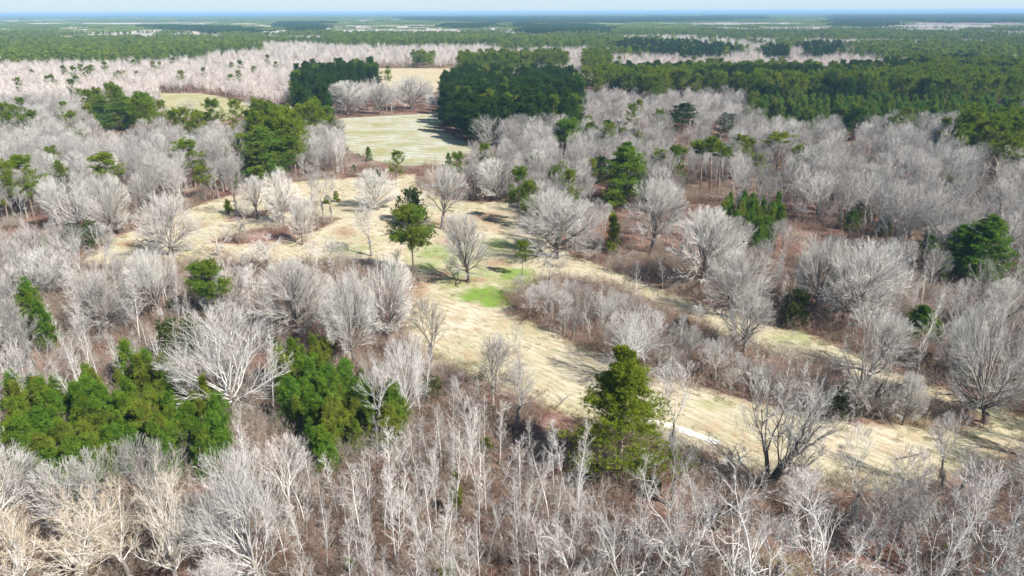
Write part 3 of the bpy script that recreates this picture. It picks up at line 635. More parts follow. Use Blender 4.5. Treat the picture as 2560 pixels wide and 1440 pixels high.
HERO += [
 SPR(2, 2040, 1500, 1235, 260, 'white crooked tree over the dark red litter at the bottom edge', name='crooked_tree', key='crooked'),
 SPR(0, 2160, 1380, 1190, 150, 'low crooked grey tree on the dark red litter near the straw field', name='crooked_tree', key='crooked'),
 SPR(1, 1420, 1470, 1260, 170, 'white crooked tree left of the sprawling ones at the bottom edge', name='crooked_tree', key='crooked'),
 SPR(1, 2390, 1250, 1120, 90, 'thin dark sapling standing on the near part of the straw field', name='bare_tree', key='bare'),
 SPR(2, 1700, 640, 545, 90, 'small bare tree between the light-limbed one and the pale domed pair', name='bare_tree', key='bare'),
 SPR(0, 2380, 930, 790, 150, 'rounded grey bare tree right of the lane evergreen'),
 SPR(2, 2500, 850, 700, 150, 'rounded grey bare tree at the right edge above the lane'),
 SPR(1, 120, 750, 620, 170, 'rounded grey bare tree at the far left below the white poles'),
 SPR(3, 560, 790, 640, 140, 'rounded grey bare tree beside the ragged olive pine'),
 PIN('bigpine', 0, 1545, 1200, 868, 235, 'big sunlit pine, tallest and broadest evergreen beside the straw field'),
 PIN('lonepine', 0, 1035, 695, 520, 82, 'lone pine with a bushy top and bare stem at the left of the glade'),
 PIN('oakpine', 0, 2432, 705, 535, 150, 'broad green pine near the right edge, larger of a close pair'),
 PIN('oakpine', 0, 2385, 700, 560, 100, 'narrower pine leaning on the broad one near the right edge'),
 PIN('oakpine', 0, 1570, 520, 355, 140, 'dense rounded dark green pine behind the widest bare tree'),
 PIN('darkpine', 0, 1500, 455, 395, 70, 'low dark pine beside the dense rounded one'),
 PIN('toppine', 0, 1750, 478, 360, 75, 'flat-topped pine with a bare black stem, first of three close together'),
 PIN('toppine', 0, 1775, 482, 350, 80, 'flat-topped pine with a bare black stem, tallest of three close together'),
 PIN('toppine', 0, 1795, 478, 372, 70, 'flat-topped pine with a bare black stem, last of three close together'),
 PIN('toppine', 0, 1700, 430, 375, 60, 'small crooked dark pine next to the three flat-topped ones'),
 PIN('toppine', 0, 1940, 430, 335, 80, 'flat-topped pine behind the pale bare stem, right of the trio'),
 PIN('lonepine', 0, 1410, 400, 300, 60, 'thin ragged pine in front of the dark stand'),
 PIN('pine', 0, 490, 470, 352, 85, 'tall olive pine above the pale strip'),
 PIN('pine', 1, 515, 500, 415, 45, 'lower olive pine at the foot of the tall olive one'),
 PIN('oakpine', 0, 665, 445, 318, 130, 'broadest pine of the clump above the pale strip'),
 PIN('pine', 2, 730, 440, 345, 70, 'right-hand pine of the clump above the pale strip'),
 PIN('pine', 1, 620, 415, 335, 70, 'left-hand pine of the clump above the pale strip'),
 PIN('pine', 0, 22, 560, 408, 90, 'dark pine at the left edge of the picture, above the white poles'),
 PIN('pine', 2, 85, 540, 395, 80, 'tall dark pine, second from the left edge'),
 PIN('oakpine', 0, 160, 500, 402, 75, 'bright green round pine between the dark left ones and the grey wood'),
 PIN('pine', 1, 285, 500, 385, 90, 'olive pine with a leaning crown in the grey left wood'),
 PIN('oakpine', 0, 90, 850, 693, 75, 'upper pine of the leaning double pine in the left wood'),
 PIN('oakpine', 0, 135, 880, 745, 60, 'lower pine of the leaning double pine in the left wood'),
 PIN('lonepine', 0, 548, 800, 655, 75, 'ragged olive pine above the big white-limbed tree'),
 PIN('pine', 1, 1305, 690, 603, 42, 'small dark ragged pine between the lone round tree and the widest one'),
 PIN('darkpine', 0, 1705, 335, 262, 80, 'rounded dark pine in the grey wood below the pine belt'),
 PIN('darkpine', 1, 1810, 345, 285, 60, 'small dark pine beside a white-limbed bare tree'),
 PIN('darkpine', 0, 2130, 350, 272, 75, 'dark conical pine standing out of pinkish bare woods'),
 PIN('cedar', 0, 1535, 632, 535, 42, 'tall narrow yellow-green cedar beside the widest bare tree', name='cedar_tree'),
 PIN('cedar', 1, 572, 535, 500, 20, 'small yellow-green cedar alone on the pale strip', name='cedar_tree'),
 PIN('cedar', 0, 842, 505, 478, 18, 'small dark green cedar, right one of two on the pale strip', name='cedar_tree'),
 PIN('cedar', 1, 820, 508, 488, 22, 'low green cedar, left one of two on the pale strip', name='cedar_tree'),
 PIN('young', 0, 2205, 590, 535, 48, 'green conical pine right of the yellow-green pair', name='young_pine'),
 PIN('young', 1, 2125, 575, 525, 45, 'yellow-green conical pine, nearer of the pair', name='young_pine'),
 PIN('young', 2, 2150, 545, 495, 45, 'yellow-green conical pine, farther of the pair', name='young_pine'),
 PIN('young', 0, 2320, 650, 578, 65, 'dark green young pine left of the broad pine pair', name='young_pine'),
 PIN('young', 1, 2485, 570, 520, 40, 'young pine behind the broad pine pair', name='young_pine'),
 PIN("oakpine", 0, 2292, 840, 762, 90, 'rounded green evergreen in the bare wood right of the lane', name='evergreen_tree'),
 PIN('shrub', 0, 1985, 812, 735, 70, 'rusty green evergreen bush on the red litter slope', name='evergreen_bush'),
 PIN('shrub', 1, 1080, 1000, 950, 50, 'dark evergreen bush right of the young pines', name='evergreen_bush'),
 PIN('shrub', 0, 1030, 560, 480, 70, 'grey-green shrubby tree behind the lone bushy-topped pine', name='evergreen_bush'),
 PIN('shrub', 1, 205, 620, 560, 65, 'dark green rounded bush beside the white poles', name='evergreen_bush'),
 PIN('shrub', 0, 2085, 1040, 985, 60, 'dark green bush at the feet of the many-stemmed tree', name='evergreen_bush'),
 PIN('lime', 0, 925, 800, 750, 50, 'yellow-green bush below the split-trunked bare tree', name='evergreen_bush'),
 PIN('lime', 1, 1140, 1290, 1180, 30, 'yellow-green climber in the pole thicket', name='evergreen_bush'),
 PIN('shrub', 1, 470, 900, 800, 90, 'dark evergreen bush behind the big white-limbed tree', name='evergreen_bush'),
 PIN('oakpine', 0, 255, 320, 240, 70, 'large dark pine at the left end of the ridge of pines', name='pine_tree'),
 PIN('oakpine', 0, 310, 325, 245, 80, 'dark pine next to the large one at the left end of the ridge', name='pine_tree'),
]
heroes = []   # x, y, screen x, screen mid y, half width px, half height px, depth
hr = random.Random(5)
for key, i, name, bx, by, ty, wd, lab in HERO:
    x, y = ground(bx, by)
    lo, hi = 1.0, 40.0
    for _ in range(30):
        mid = (lo + hi) / 2
        if project(x, y, mid)[1] > ty: lo = mid
        else: hi = mid
    h = (lo + hi) / 2; dep = project(x, y, h * 0.6)[2]; r = wd / 2 * dep / FPX * 1.04
    cat = 'tree' if name not in ('evergreen_bush',) else 'bush'
    place(key, i, name, cat, lab, None, x, y, h, r, hr.uniform(0, 6.28), (hr.uniform(-.07, .07), hr.uniform(-.07, .07)))
    heroes.append((x, y, bx, (by + ty) / 2, wd / 2, (by - ty) / 2, dep, r))
heroes = np.array(heroes)

# ------------------------------------------------------------------ what grows where: regions traced at mid-crown height
DARK = [  # (key, density factor, polygon)
 ('darkpine', [(1108, 210), (1190, 195), (1440, 188), (1450, 310), (1400, 322), (1330, 312), (1275, 325), (1100, 318)]),
 ('pine', [(1150, 146), (1412, 140), (1418, 160), (1160, 170)]),
 ('mixpine', [(1440, 204), (1500, 188), (1700, 182), (1900, 176), (2050, 182), (2140, 178), (2300, 156), (2570, 165), (2570, 290), (2400, 288), (2200, 275), (2050, 288), (1950, 258), (1880, 240), (1800, 222), (1700, 215), (1640, 228), (1520, 208), (1450, 222)]),
 ('young', [(1850, 255), (2080, 285), (2060, 300), (1900, 285)]),
 ('youngdark', [(1425, 300), (1560, 305), (1600, 322), (1480, 345), (1425, 340)]),
 ('darkpine', [(735, 195), (800, 182), (938, 176), (935, 195), (840, 212), (805, 268), (738, 268)]),
 ('pine', [(232, 262), (290, 255), (360, 268), (395, 278), (395, 292), (300, 302), (232, 297)]),
 ('pine', [(430, 306), (560, 312), (640, 300), (840, 300), (840, 322), (700, 334), (600, 334), (430, 322)]),
 ('pine', [(600, 340), (740, 340), (745, 385), (610, 385)]),
 ('pine', [(870, 300), (892, 300), (892, 325), (870, 325)]),
 ('young', [(1450, 400), (1505, 395), (1510, 440), (1450, 440)]),
 ('young', [(1755, 462), (1960, 462), (1960, 520), (1890, 545), (1755, 500)]),
 ('pine', [(2380, 345), (2560, 330), (2560, 385), (2400, 385)]),
 ('pine', [(0, 106), (350, 92), (540, 122), (500, 134), (240, 140), (0, 145)]),
 ('pine', [(420, 92), (640, 98), (660, 116), (540, 120), (420, 110)]),
 ('pine', [(800, 84), (1280, 88), (1560, 92), (1560, 108), (1280, 106), (830, 106)]),
 ('darkpine', [(1520, 106), (1640, 102), (1830, 112), (1830, 128), (1700, 132), (1560, 122)]),
 ('darkpine', [(1910, 118), (1970, 116), (1975, 136), (1915, 136)]),
 ('darkpine', [(2015, 110), (2100, 108), (2100, 128), (2015, 130)]),
 ('pine', [(1460, 128), (1515, 124), (1530, 165), (1470, 175)]),
 ('pine', [(2120, 105), (2570, 112), (2570, 140), (2200, 136)]),
 ('pine', [(1030, 132), (1085, 132), (1085, 160), (1030, 160)]),
 ('pine', [(0, 290), (28, 285), (30, 310), (0, 318)]),
 ('plant', [(15, 985), (90, 935), (170, 960), (250, 935), (270, 1000), (275, 1150), (215, 1225), (120, 1180), (20, 1100)]),
 ('plant', [(275, 960), (330, 890), (400, 880), (430, 950), (560, 985), (560, 1080), (540, 1130), (430, 1140), (280, 1130)]),
 ('plant', [(690, 905), (800, 880), (860, 940), (900, 940), (960, 985), (990, 1000), (985, 1060), (900, 1070), (800, 1130), (735, 1080), (690, 980)]),
]
FARBARE = [[(160, 66), (235, 70), (242, 86), (200, 84), (160, 80)], [(330, 80), (398, 74), (385, 106), (355, 106)], [(245, 78), (340, 76), (335, 85), (250, 87)], [(150, 90), (185, 88), (185, 98), (150, 99)],
  [(460, 76), (545, 76), (560, 94), (480, 97)], [(640, 60), (700, 68), (730, 84), (640, 86)], [(800, 64), (1110, 62), (1125, 82), (820, 80)], [(1110, 72), (1280, 68), (1280, 76), (1120, 82)],
  [(1345, 86), (1480, 92), (1480, 101), (1350, 101)], [(1640, 84), (1720, 84), (1800, 96), (1900, 90), (1960, 102), (1650, 102)], [(2240, 54), (2570, 55), (2570, 70), (2240, 70)], [(2400, 92), (2480, 90), (2470, 112), (2400, 112)],
  [(2010, 92), (2110, 96), (2110, 104), (2010, 104)], [(1400, 112), (1475, 108), (1470, 170), (1410, 170)], [(1530, 130), (1640, 126), (1900, 132), (2160, 128), (2160, 150), (1900, 154), (1540, 160)], [(1850, 104), (1910, 104), (1905, 122), (1850, 122)], [(300, 40), (460, 36), (450, 48), (300, 48)]]
FARDARK = [[(710, 58), (812, 54), (812, 76), (730, 78)], [(1000, 42), (1680, 42), (1900, 38), (1900, 50), (1640, 56), (1280, 60), (1010, 51)], [(1300, 62), (1520, 64), (1530, 80), (1290, 82)],
  [(2090, 38), (2570, 33), (2570, 57), (2240, 56), (2180, 71), (2090, 64)], [(380, 64), (650, 70), (650, 83), (400, 76)], [(1110, 62), (1210, 60), (1210, 70), (1110, 70)]]
SINGLE_PINES = [(80, 178), (160, 178), (185, 184), (205, 178), (228, 176), (340, 182), (50, 270), (155, 280), (205, 352), (85, 310), (60, 315), (985, 390), (1140, 400), (1300, 470), (1470, 300),
  (2360, 320), (2420, 300), (2470, 330), (1850, 365), (1640, 300), (970, 170), (2230, 310), (2050, 375), (2370, 455), (1400, 440), (1425, 470), (970, 195), (400, 160), (1440, 240), (1760, 320), (2545, 260), (1480, 330), (1520, 345), (1600, 350), (1560, 330), (1880, 380), (1900, 400), (2000, 395), (1640, 400), (1690, 405), (1340, 415), (1390, 450), (1480, 420),
  (2420, 355), (2520, 340), (2480, 360), (2550, 420), (2380, 330), (2350, 345), (1320, 480), (1215, 395), (2440, 385), (2530, 380), (2400, 370), (560, 380), (130, 400), (10, 430), (60, 440), (1360, 300), (1600, 260), (1580, 290)]

rng = np.random.default_rng(11)
SHED = ground(1473, 209)
def jitter_grid(y0, y1, s, wide=1.0):
    """points on a jittered grid that covers what the camera sees between two distances"""
    ys = np.arange(y0, y1, s); xm = y1 * 0.86 * wide + 45; xs = np.arange(-xm, xm, s)
    X, Y = np.meshgrid(xs, ys); X = X + rng.uniform(-.5, .5, X.shape) * s; Y = Y + rng.uniform(-.5, .5, Y.shape) * s
    X, Y = X.ravel(), Y.ravel(); k = (np.abs(X) < (Y * 0.83 + 35) * wide); return X[k], Y[k]
out = {}      # kind -> list of (x, y, h, r or 0, rot, proto index)
def put(kind, x, y, h):
    if len(x): out.setdefault(kind, []).append(np.stack([x, y, h, rng.uniform(0, 6.283, len(x)), rng.integers(0, 60, len(x)).astype(float)], 1))
def clear_of_heroes(x, y, h, f=0.42):
    """keeps the surroundings of the single trees open, also in front of them"""
    ok = np.ones(len(x), bool); px, py, dp = project(x, y, h * 0.6)
    tx, ty, _ = project(x, y, h * 0.97)
    for hx, hy, sx, sy, hw, hh, dep, r in heroes:
        ok &= ~((np.abs(tx - sx) < hw * 0.6) & (np.abs(ty - sy) < hh * 0.8) & (dp < dep))
        ok &= np.hypot(x - hx, y - hy) > r * f
        ok &= ~((np.abs(px - sx) < hw * 0.72) & (np.abs(py - sy) < hh * 0.85) & (dp < dep))
    return ok
def regions(x, y, h, ragged=False):
    px, py, _ = project(x, y, h); code = np.full(len(x), -1)
    sc_ = np.clip(py / 260, 0.15, 1.0); qx = px; qy = py
    px = px + (fbm(x / 25, y / 25, 91) - 0.5) * 70 * sc_; py = py + (fbm(x / 25 + 7, y / 25, 92) - 0.5) * 34 * sc_
    for i, (_k, poly) in enumerate(DARK): code[inside(px, py, poly) & (code < 0)] = i
    return code, (px if ragged else qx), (py if ragged else qy)

# young pine plantation
X, Y = jitter_grid(60, 150, 2.5); code, px, py = regions(X, Y, np.full(len(X), 4.5)); k = np.array([c >= 0 and DARK[c][0] == 'plant' for c in code])
k &= fbm(X / 6, Y / 6, 3) > 0.30
put('young', X[k], Y[k], rng.uniform(4.0, 9.8, k.sum()))
PLX, PLY = X[k], Y[k]
# woods, near to far, in three rings of growing spacing
for y0, y1, s, lod in ((40, 150, 3.1, 0), (150, 330, 4.9, 0), (330, 800, 6.6, 1), (800, 2100, 9.5, 2)):
    X, Y = jitter_grid(y0, y1, s); n_ = len(X)
    ff = in_field(X, Y)
    code, px, py = regions(X, Y, np.full(n_, 9.0 if lod == 0 else 12.0), lod == 2)
    kinds = np.array(['bare'] * n_, dtype=object); hts = rng.uniform(10, 17, n_) * (0.75 + 0.5 * fbm(X / 45, Y / 45, 9))
    dens = fbm(X / 22, Y / 22, 21); rr = rng.random(n_)
    keepm = ~ff & (px > -260) & (px < 2820)
    if lod == 0:
        near = Y < 150
        # pole thickets at the bottom centre, left and beside the pale strip
        z1 = (px > 730) & (px < 1480) & (py > 980); z2 = (px < 480) & (py > 520) & (py < 620) & (px < 180); z3 = (px > 120) & (px < 400) & (py > 780) & (py < 900)
        z4 = inside(X, Y, ISLAND)
        pole = z1 | z2 | z3 | ((rr < 0.45) & near)
        kinds[pole] = 'slender'; hts[pole] = rng.uniform(7.5, 12.5, pole.sum())
        kinds[z4] = np.where(rr[z4] < 0.35, 'slender', 'bare'); hts[z4] = np.where(px[z4] < 1850, rng.uniform(4.5, 9.0, z4.sum()), rng.uniform(3.0, 6.5, z4.sum()))
        keepm &= (dens > (0.30 if y0 > 100 else 0.22))
        low = (px > 1800) & (py > 1180) & (px < 2250); keepm &= ~(low & (rr < 0.45))
        mid = ~z1 & ~z2 & near; keepm &= ~(mid & (rr > 0.62) & (rr < 0.9) & ~z4)
        # open red litter left of the big pine
        keepm &= ~((px > 1330) & (px < 1480) & (py > 960) & (py < 1080))
        rd = seg_dist(X, Y, P2([(700, 1180), (740, 1020), (960, 930), (900, 860)]), False)
        keepm &= ~((Y < 150) & (rd < 2.5))
        pl = np.zeros(n_, bool)
        for c_ in range(len(DARK)):
            if DARK[c_][0] == 'plant': pl |= code == c_
        # nothing tall before the plantation, either
        for c_ in range(len(DARK)):
            if DARK[c_][0] == 'plant':
                qx_, qy_, _ = project(X, Y, hts * 0.7); keepm &= ~(inside(qx_, qy_, DARK[c_][1]) & (rr < 0.93))
        keepm &= ~pl
        keepm &= clear_of_heroes(X, Y, hts)
    else:
        tallfront = project(X, Y, hts)[1]
        keepm &= clear_of_heroes(X, Y, hts, 0.3)
    # keep the fields in sight: nothing tall right before them
    for fp in FIELDS[1:]:
        for hf in (0.3, 0.6, 0.95):
            gx_, gy_, _ = project(X, Y, hts * hf)
            g2 = np.array([ground(a, max(b, 60)) for a, b in zip(gx_, gy_)])
            keepm &= ~(inside(g2[:, 0], g2[:, 1], fp) & (rr < 0.93) & (code < 0) & (Y < max(p[1] for p in fp)))
    if lod == 0:
        park = inside(px, py, [(1440, 470), (1900, 500), (2340, 580), (2340, 930), (2000, 870), (1600, 710), (1440, 650)]) | inside(px, py, [(330, 480), (1060, 480), (1060, 900), (380, 900), (200, 700)])
        pk = park & (kinds == 'bare'); hts[pk] = hts[pk] * 0.62; keepm &= ~(park & (rr > 0.48) & (rr < 0.55))
        for hf in (0.1, 0.5, 0.9):
            gx_, gy_, _ = project(X, Y, hts * hf); g2 = np.array([ground(a, max(b, 60)) for a, b in zip(gx_, gy_)])
            lane = inside(g2[:, 0], g2[:, 1], FIELD_MAIN) & ~inside(g2[:, 0], g2[:, 1], ISLAND) & ~inside(g2[:, 0], g2[:, 1], TONGUE)
            keepm &= ~(lane & (rr < np.where(g2[:, 0] > 20, 0.86, np.where(g2[:, 0] < -20, 0.22, 0.75))))
    gx_, gy_, _ = project(X, Y, hts * 0.7); cen = inside(gx_, gy_, [(560, 520), (760, 450), (1050, 450), (1320, 500), (1300, 700), (1500, 900), (1700, 1000), (1900, 1090), (2200, 1120), (2500, 1080), (2300, 1000), (2560, 1060), (2560, 1150), (2100, 1200), (1700, 1120), (1430, 1000), (1060, 860), (1040, 700), (620, 640), (330, 640), (300, 600)])
    keepm &= ~(cen & (rr < np.where(gx_ < 1000, 0.30, 0.55)) & ~inside(X, Y, ISLAND))
    ev = code >= 0
    for c_, (kk, _p) in enumerate(DARK):
        q = (code == c_)
        if kk == 'plant': keepm &= ~q; continue
        if kk == 'mixpine':
            yy = py; kinds[q] = np.where(yy[q] > 222 + 22 * fbm(X[q] / 40, Y[q] / 40, 5), 'young', 'pine'); hts[q] = np.where(kinds[q] == 'young', rng.uniform(10, 14, q.sum()), rng.uniform(16, 22, q.sum()))
            dm = fbm(X[q] / 60, Y[q] / 60, 77) > 0.56; kk2 = kinds[q]; kk2[dm & (kk2 == 'pine')] = 'darkpine'; kinds[q] = kk2
        elif kk == 'youngdark': kinds[q] = 'darkpine'; hts[q] = rng.uniform(8, 12, q.sum())
        elif kk == 'young': kinds[q] = 'young'; hts[q] = rng.uniform(6, 10, q.sum())
        else:
            kinds[q] = kk
            if kk == 'darkpine': kinds[q] = np.where(rr[q] < 0.07, 'pine', 'darkpine')
            hts[q] = rng.uniform(13, 23, q.sum()) if lod < 2 else rng.uniform(13, 18, q.sum())
    shed_px, shed_py, _ = project(X, Y, hts * 0.8); keepm &= ~((np.abs(shed_px - 1473) < 22) & (shed_py > 190) & (shed_py < 225) & (Y < 660)); keepm &= np.hypot(X - SHED[0], Y - SHED[1]) > 8
    keepm &= ~(ev & ff)
    if lod == 2:
        nz = fbm(X / 160, Y / 70, 31); gp = (py < 100) & (nz > 0.50) | (py < 128) & (px > 1250) & (nz > 0.54)
        for pg in FARBARE: gp &= ~(inside(px, py, pg) & (rr < 0.88))
        fd = np.zeros(n_, bool)
        for pg in FARDARK: fd |= inside(px, py, pg)
        gp &= ~ev; kinds[fd & ~ev] = 'darkpine'; hts[fd & ~ev] = 16; gp &= ~fd; kinds[gp] = 'pine'; hts[gp] = rng.uniform(12, 17, gp.sum())
        far = (kinds == 'pine') | (kinds == 'young'); kinds[far] = 'farpine'; kinds[kinds == 'bare'] = 'farbare'
        hts[kinds == 'farbare'] = rng.uniform(9, 14, (kinds == 'farbare').sum())
    elif lod == 1:
        fb = (kinds == 'bare') & (Y > 480); kinds[fb] = 'farbare'; hts[fb] *= 0.9
        sp = ~ev & (rr < 0.012); kinds[sp] = 'pine'; hts[sp] = rng.uniform(12, 17, sp.sum())
        hts[(kinds == 'bare')] *= 0.9; 
    else:
        sp = ~ev & (rr > 0.965) & (Y > 120) & ~inside(X, Y, ISLAND); kinds[sp] = 'young'; hts[sp] = rng.uniform(3.0, 6.5, sp.sum())
        sp = ~ev & (rr > 0.945) & (rr < 0.965) & ~pole; kinds[sp] = 'shrub'; hts[sp] = rng.uniform(1.5, 3.5, sp.sum())
        sp = ~ev & (rr > 0.915) & (rr < 0.945); kinds[sp] = 'lime'; hts[sp] = rng.uniform(1.5, 3.2, sp.sum())
    for kk in set(kinds):
        q = keepm & (kinds == kk); put(kk, X[q], Y[q], hts[q])
for px_, py_ in SINGLE_PINES:
    x, y = ground(px_, py_, 11.0); put('pine', np.array([x]), np.array([y]), np.array([14.0 + hr.uniform(-2, 3)]))
# forest floor brush
for y0, y1, s in ((45, 170, 3.0), (170, 380, 6.0)):
    X, Y = jitter_grid(y0, y1, s); q = ~in_field(X, Y) & (fbm(X / 10, Y / 10, 41) > 0.33)
    px, py, _ = project(X, Y, 1.0); q &= ~((px > 1330) & (px < 1480) & (py > 990) & (py < 1100) & (rng.random(len(X)) < .8)) & ~((px > 1900) & (px < 2300) & (py > 1230) & (rng.random(len(X)) < .6))
    put('brush', X[q], Y[q], rng.uniform(1.4, 4.2, q.sum()))
X, Y = jitter_grid(60, 300, 1.7); q = inside(X, Y, FIELD_MAIN) & ~inside(X, Y, ISLAND) & ~inside(X, Y, TONGUE)
ed = np.minimum(seg_dist(X, Y, FIELD_MAIN), seg_dist(X, Y, ISLAND)); q &= rng.random(len(X)) < np.where(ed < 2.2, 0.45, 0.05 + 0.22 * (fbm(X / 9, Y / 9, 131) > 0.52)); q &= seg_dist(X, Y, TRACK, False) > 2.2
put('weeds', X[q], Y[q], np.where(ed[q] < 2.2, rng.uniform(.6, 1.5, q.sum()), rng.uniform(.4, .8, q.sum())))
X, Y = jitter_grid(2080, 8000, 72); nz = fbm(X / 900, Y / 300, 51); q = nz > 0.33
kb = nz > 0.60; kd = np.zeros(len(X), bool); px, py, _ = project(X, Y, 11.0); px = px + (fbm(X / 150, Y / 150, 93) - .5) * 60; py = py + (fbm(X / 150, Y / 400, 94) - .5) * 7
mixr = rng.random(len(X)) < 0.72
for pg in FARBARE: kb |= inside(px, py, pg) & mixr
for pg in FARDARK: kd |= inside(px, py, pg)
q |= kd | kb; put('patch_dark', X[kd], Y[kd], rng.uniform(15, 19, kd.sum())); q &= ~kd
put('patch_pine', X[q & ~kb], Y[q & ~kb], rng.uniform(12, 17, (q & ~kb).sum())); put('patch_bare', X[q & kb], Y[q & kb], rng.uniform(12, 17, (q & kb).sum()))
X, Y = jitter_grid(8000, 26000, 230, 1.05); nz = fbm(X / 2600, Y / 900, 61); q = nz > 0.42; put('patch_big', X[q], Y[q], np.full(q.sum(), 15.0))

# ------------------------------------------------------------------ individuals for the 300 of each kind that show largest, one mass for the rest
INFO = {  # kind: (object name, category, adjective phrase, how many singles)
 'bare': ('bare_tree', 'tree', 'grey leafless tree', 285),
 'slender': ('slender_tree', 'tree', 'slender pale bare pole', 295),
 'pine': ('pine_tree', 'tree', 'mature green pine', 200),
 'darkpine': ('dark_pine', 'tree', 'dark full pine', 200),
 'young': ('young_pine', 'tree', 'young bright pine', 280),
 'shrub': ('evergreen_shrub', 'bush', 'dark evergreen shrub', 200),
 'lime': ('lime_shrub', 'bush', 'yellow-green leafy shrub', 200),
}
MARKS = [(1170, 620, 'the lone round glade tree'), (1388, 560, 'the widest bare tree'), (1030, 600, 'the lone bushy-topped pine'), (1545, 1030, 'the big sunlit pine'), (1915, 1050, 'the gnarled old tree'), (2150, 900, 'the black-trunked island tree'),
 (2462, 900, 'the leaning tree by the lane'), (590, 900, 'the big white-limbed tree'), (655, 1280, 'the tallest white bottom tree'), (250, 1300, 'the buff-tipped trees'), (10, 1220, 'the half-hidden left edge tree'), (130, 1080, 'the near plantation corner'),
 (420, 1020, 'the plantation centre'), (820, 1000, 'the plantation end block'), (1016, 940, 'the straight-stemmed white tree'), (970, 740, 'the split-trunked tree'), (748, 740, 'the thick black-trunked tree'), (110, 780, 'the leaning double pine'),
 (548, 720, 'the ragged olive pine'), (432, 560, 'the overhanging western tree'), (710, 480, 'the round-headed strip tree'), (490, 410, 'the tall olive pine'), (665, 380, 'the pine clump'), (60, 470, 'the dark left edge pines'), (250, 280, 'the ridge pines'),
 (1217, 325, 'the full-domed tree'), (1270, 260, 'the dark pine stand'), (1570, 440, 'the dense rounded pine'), (1775, 410, 'the three flat-topped pines'), (1750, 620, 'the pale domed pair'), (2140, 700, 'the widest pale dome'), (2045, 480, 'the light-limbed bare tree'),
 (2165, 550, 'the small green cones'), (2420, 620, 'the broad pine pair'), (2292, 800, 'the rounded lane evergreen'), (1590, 860, 'the low island tree'), (1700, 1300, 'the white crooked bottom trees'), (2450, 1330, 'the bowed white corner tree'), (2492, 400, 'the right edge bare tree'),
 (1000, 340, 'the striped field'), (500, 250, 'the small west field'), (1040, 190, 'the far straw field'), (2000, 220, 'the long pine belt'), (830, 230, 'the far dark clump'), (1860, 820, 'the lane-side island tree'), (1240, 450, 'the dense grey round tree'), (1100, 1200, 'the middle of the pole thicket'), (2130, 310, 'the dark conical pine')]
ORD = ['nearest', 'second nearest', 'third nearest', 'fourth nearest', 'fifth nearest', 'sixth nearest', 'seventh nearest', 'eighth nearest']
def landmark_labels(adj, px, py):
    rows = {}
    for j, (a, b) in enumerate(zip(px, py)):
        k = min(range(len(MARKS)), key=lambda q: math.hypot(MARKS[q][0] - a, (MARKS[q][1] - b) * 1.2)); dx, dy = a - MARKS[k][0], b - MARKS[k][1]
        side = ('right of' if dx > 0 else 'left of') if abs(dx) > abs(dy) else ('in front of' if dy > 0 else 'behind')
        rows.setdefault((k, side), []).append((math.hypot(dx, dy), j))
    res = {}
    for (k, side), lst in rows.items():
        for r_, (_d, j) in enumerate(sorted(lst)):
            grp = '%ss %s %s' % (adj, side, MARKS[k][2])
            if r_ < 8: lab = '%s, %s %s %s' % (adj, ORD[r_], side, MARKS[k][2])
            elif r_ < 16: lab = '%s, farther out %s %s' % (adj, side, MARKS[k][2])
            else: lab = '%s among the farther ones %s %s' % (adj, side, MARKS[k][2])
            res[j] = (lab, grp)
    return res
proto_cols = {}
def proto_collection(kind):
    c = bpy.data.collections.new(kind + '_models')
    for i, p in enumerate(LIB[kind]):
        o = bpy.data.objects.new('%s_model_%s' % (kind, 'abcdefgh'[i]), p['whole']); c.objects.link(o)
    return c
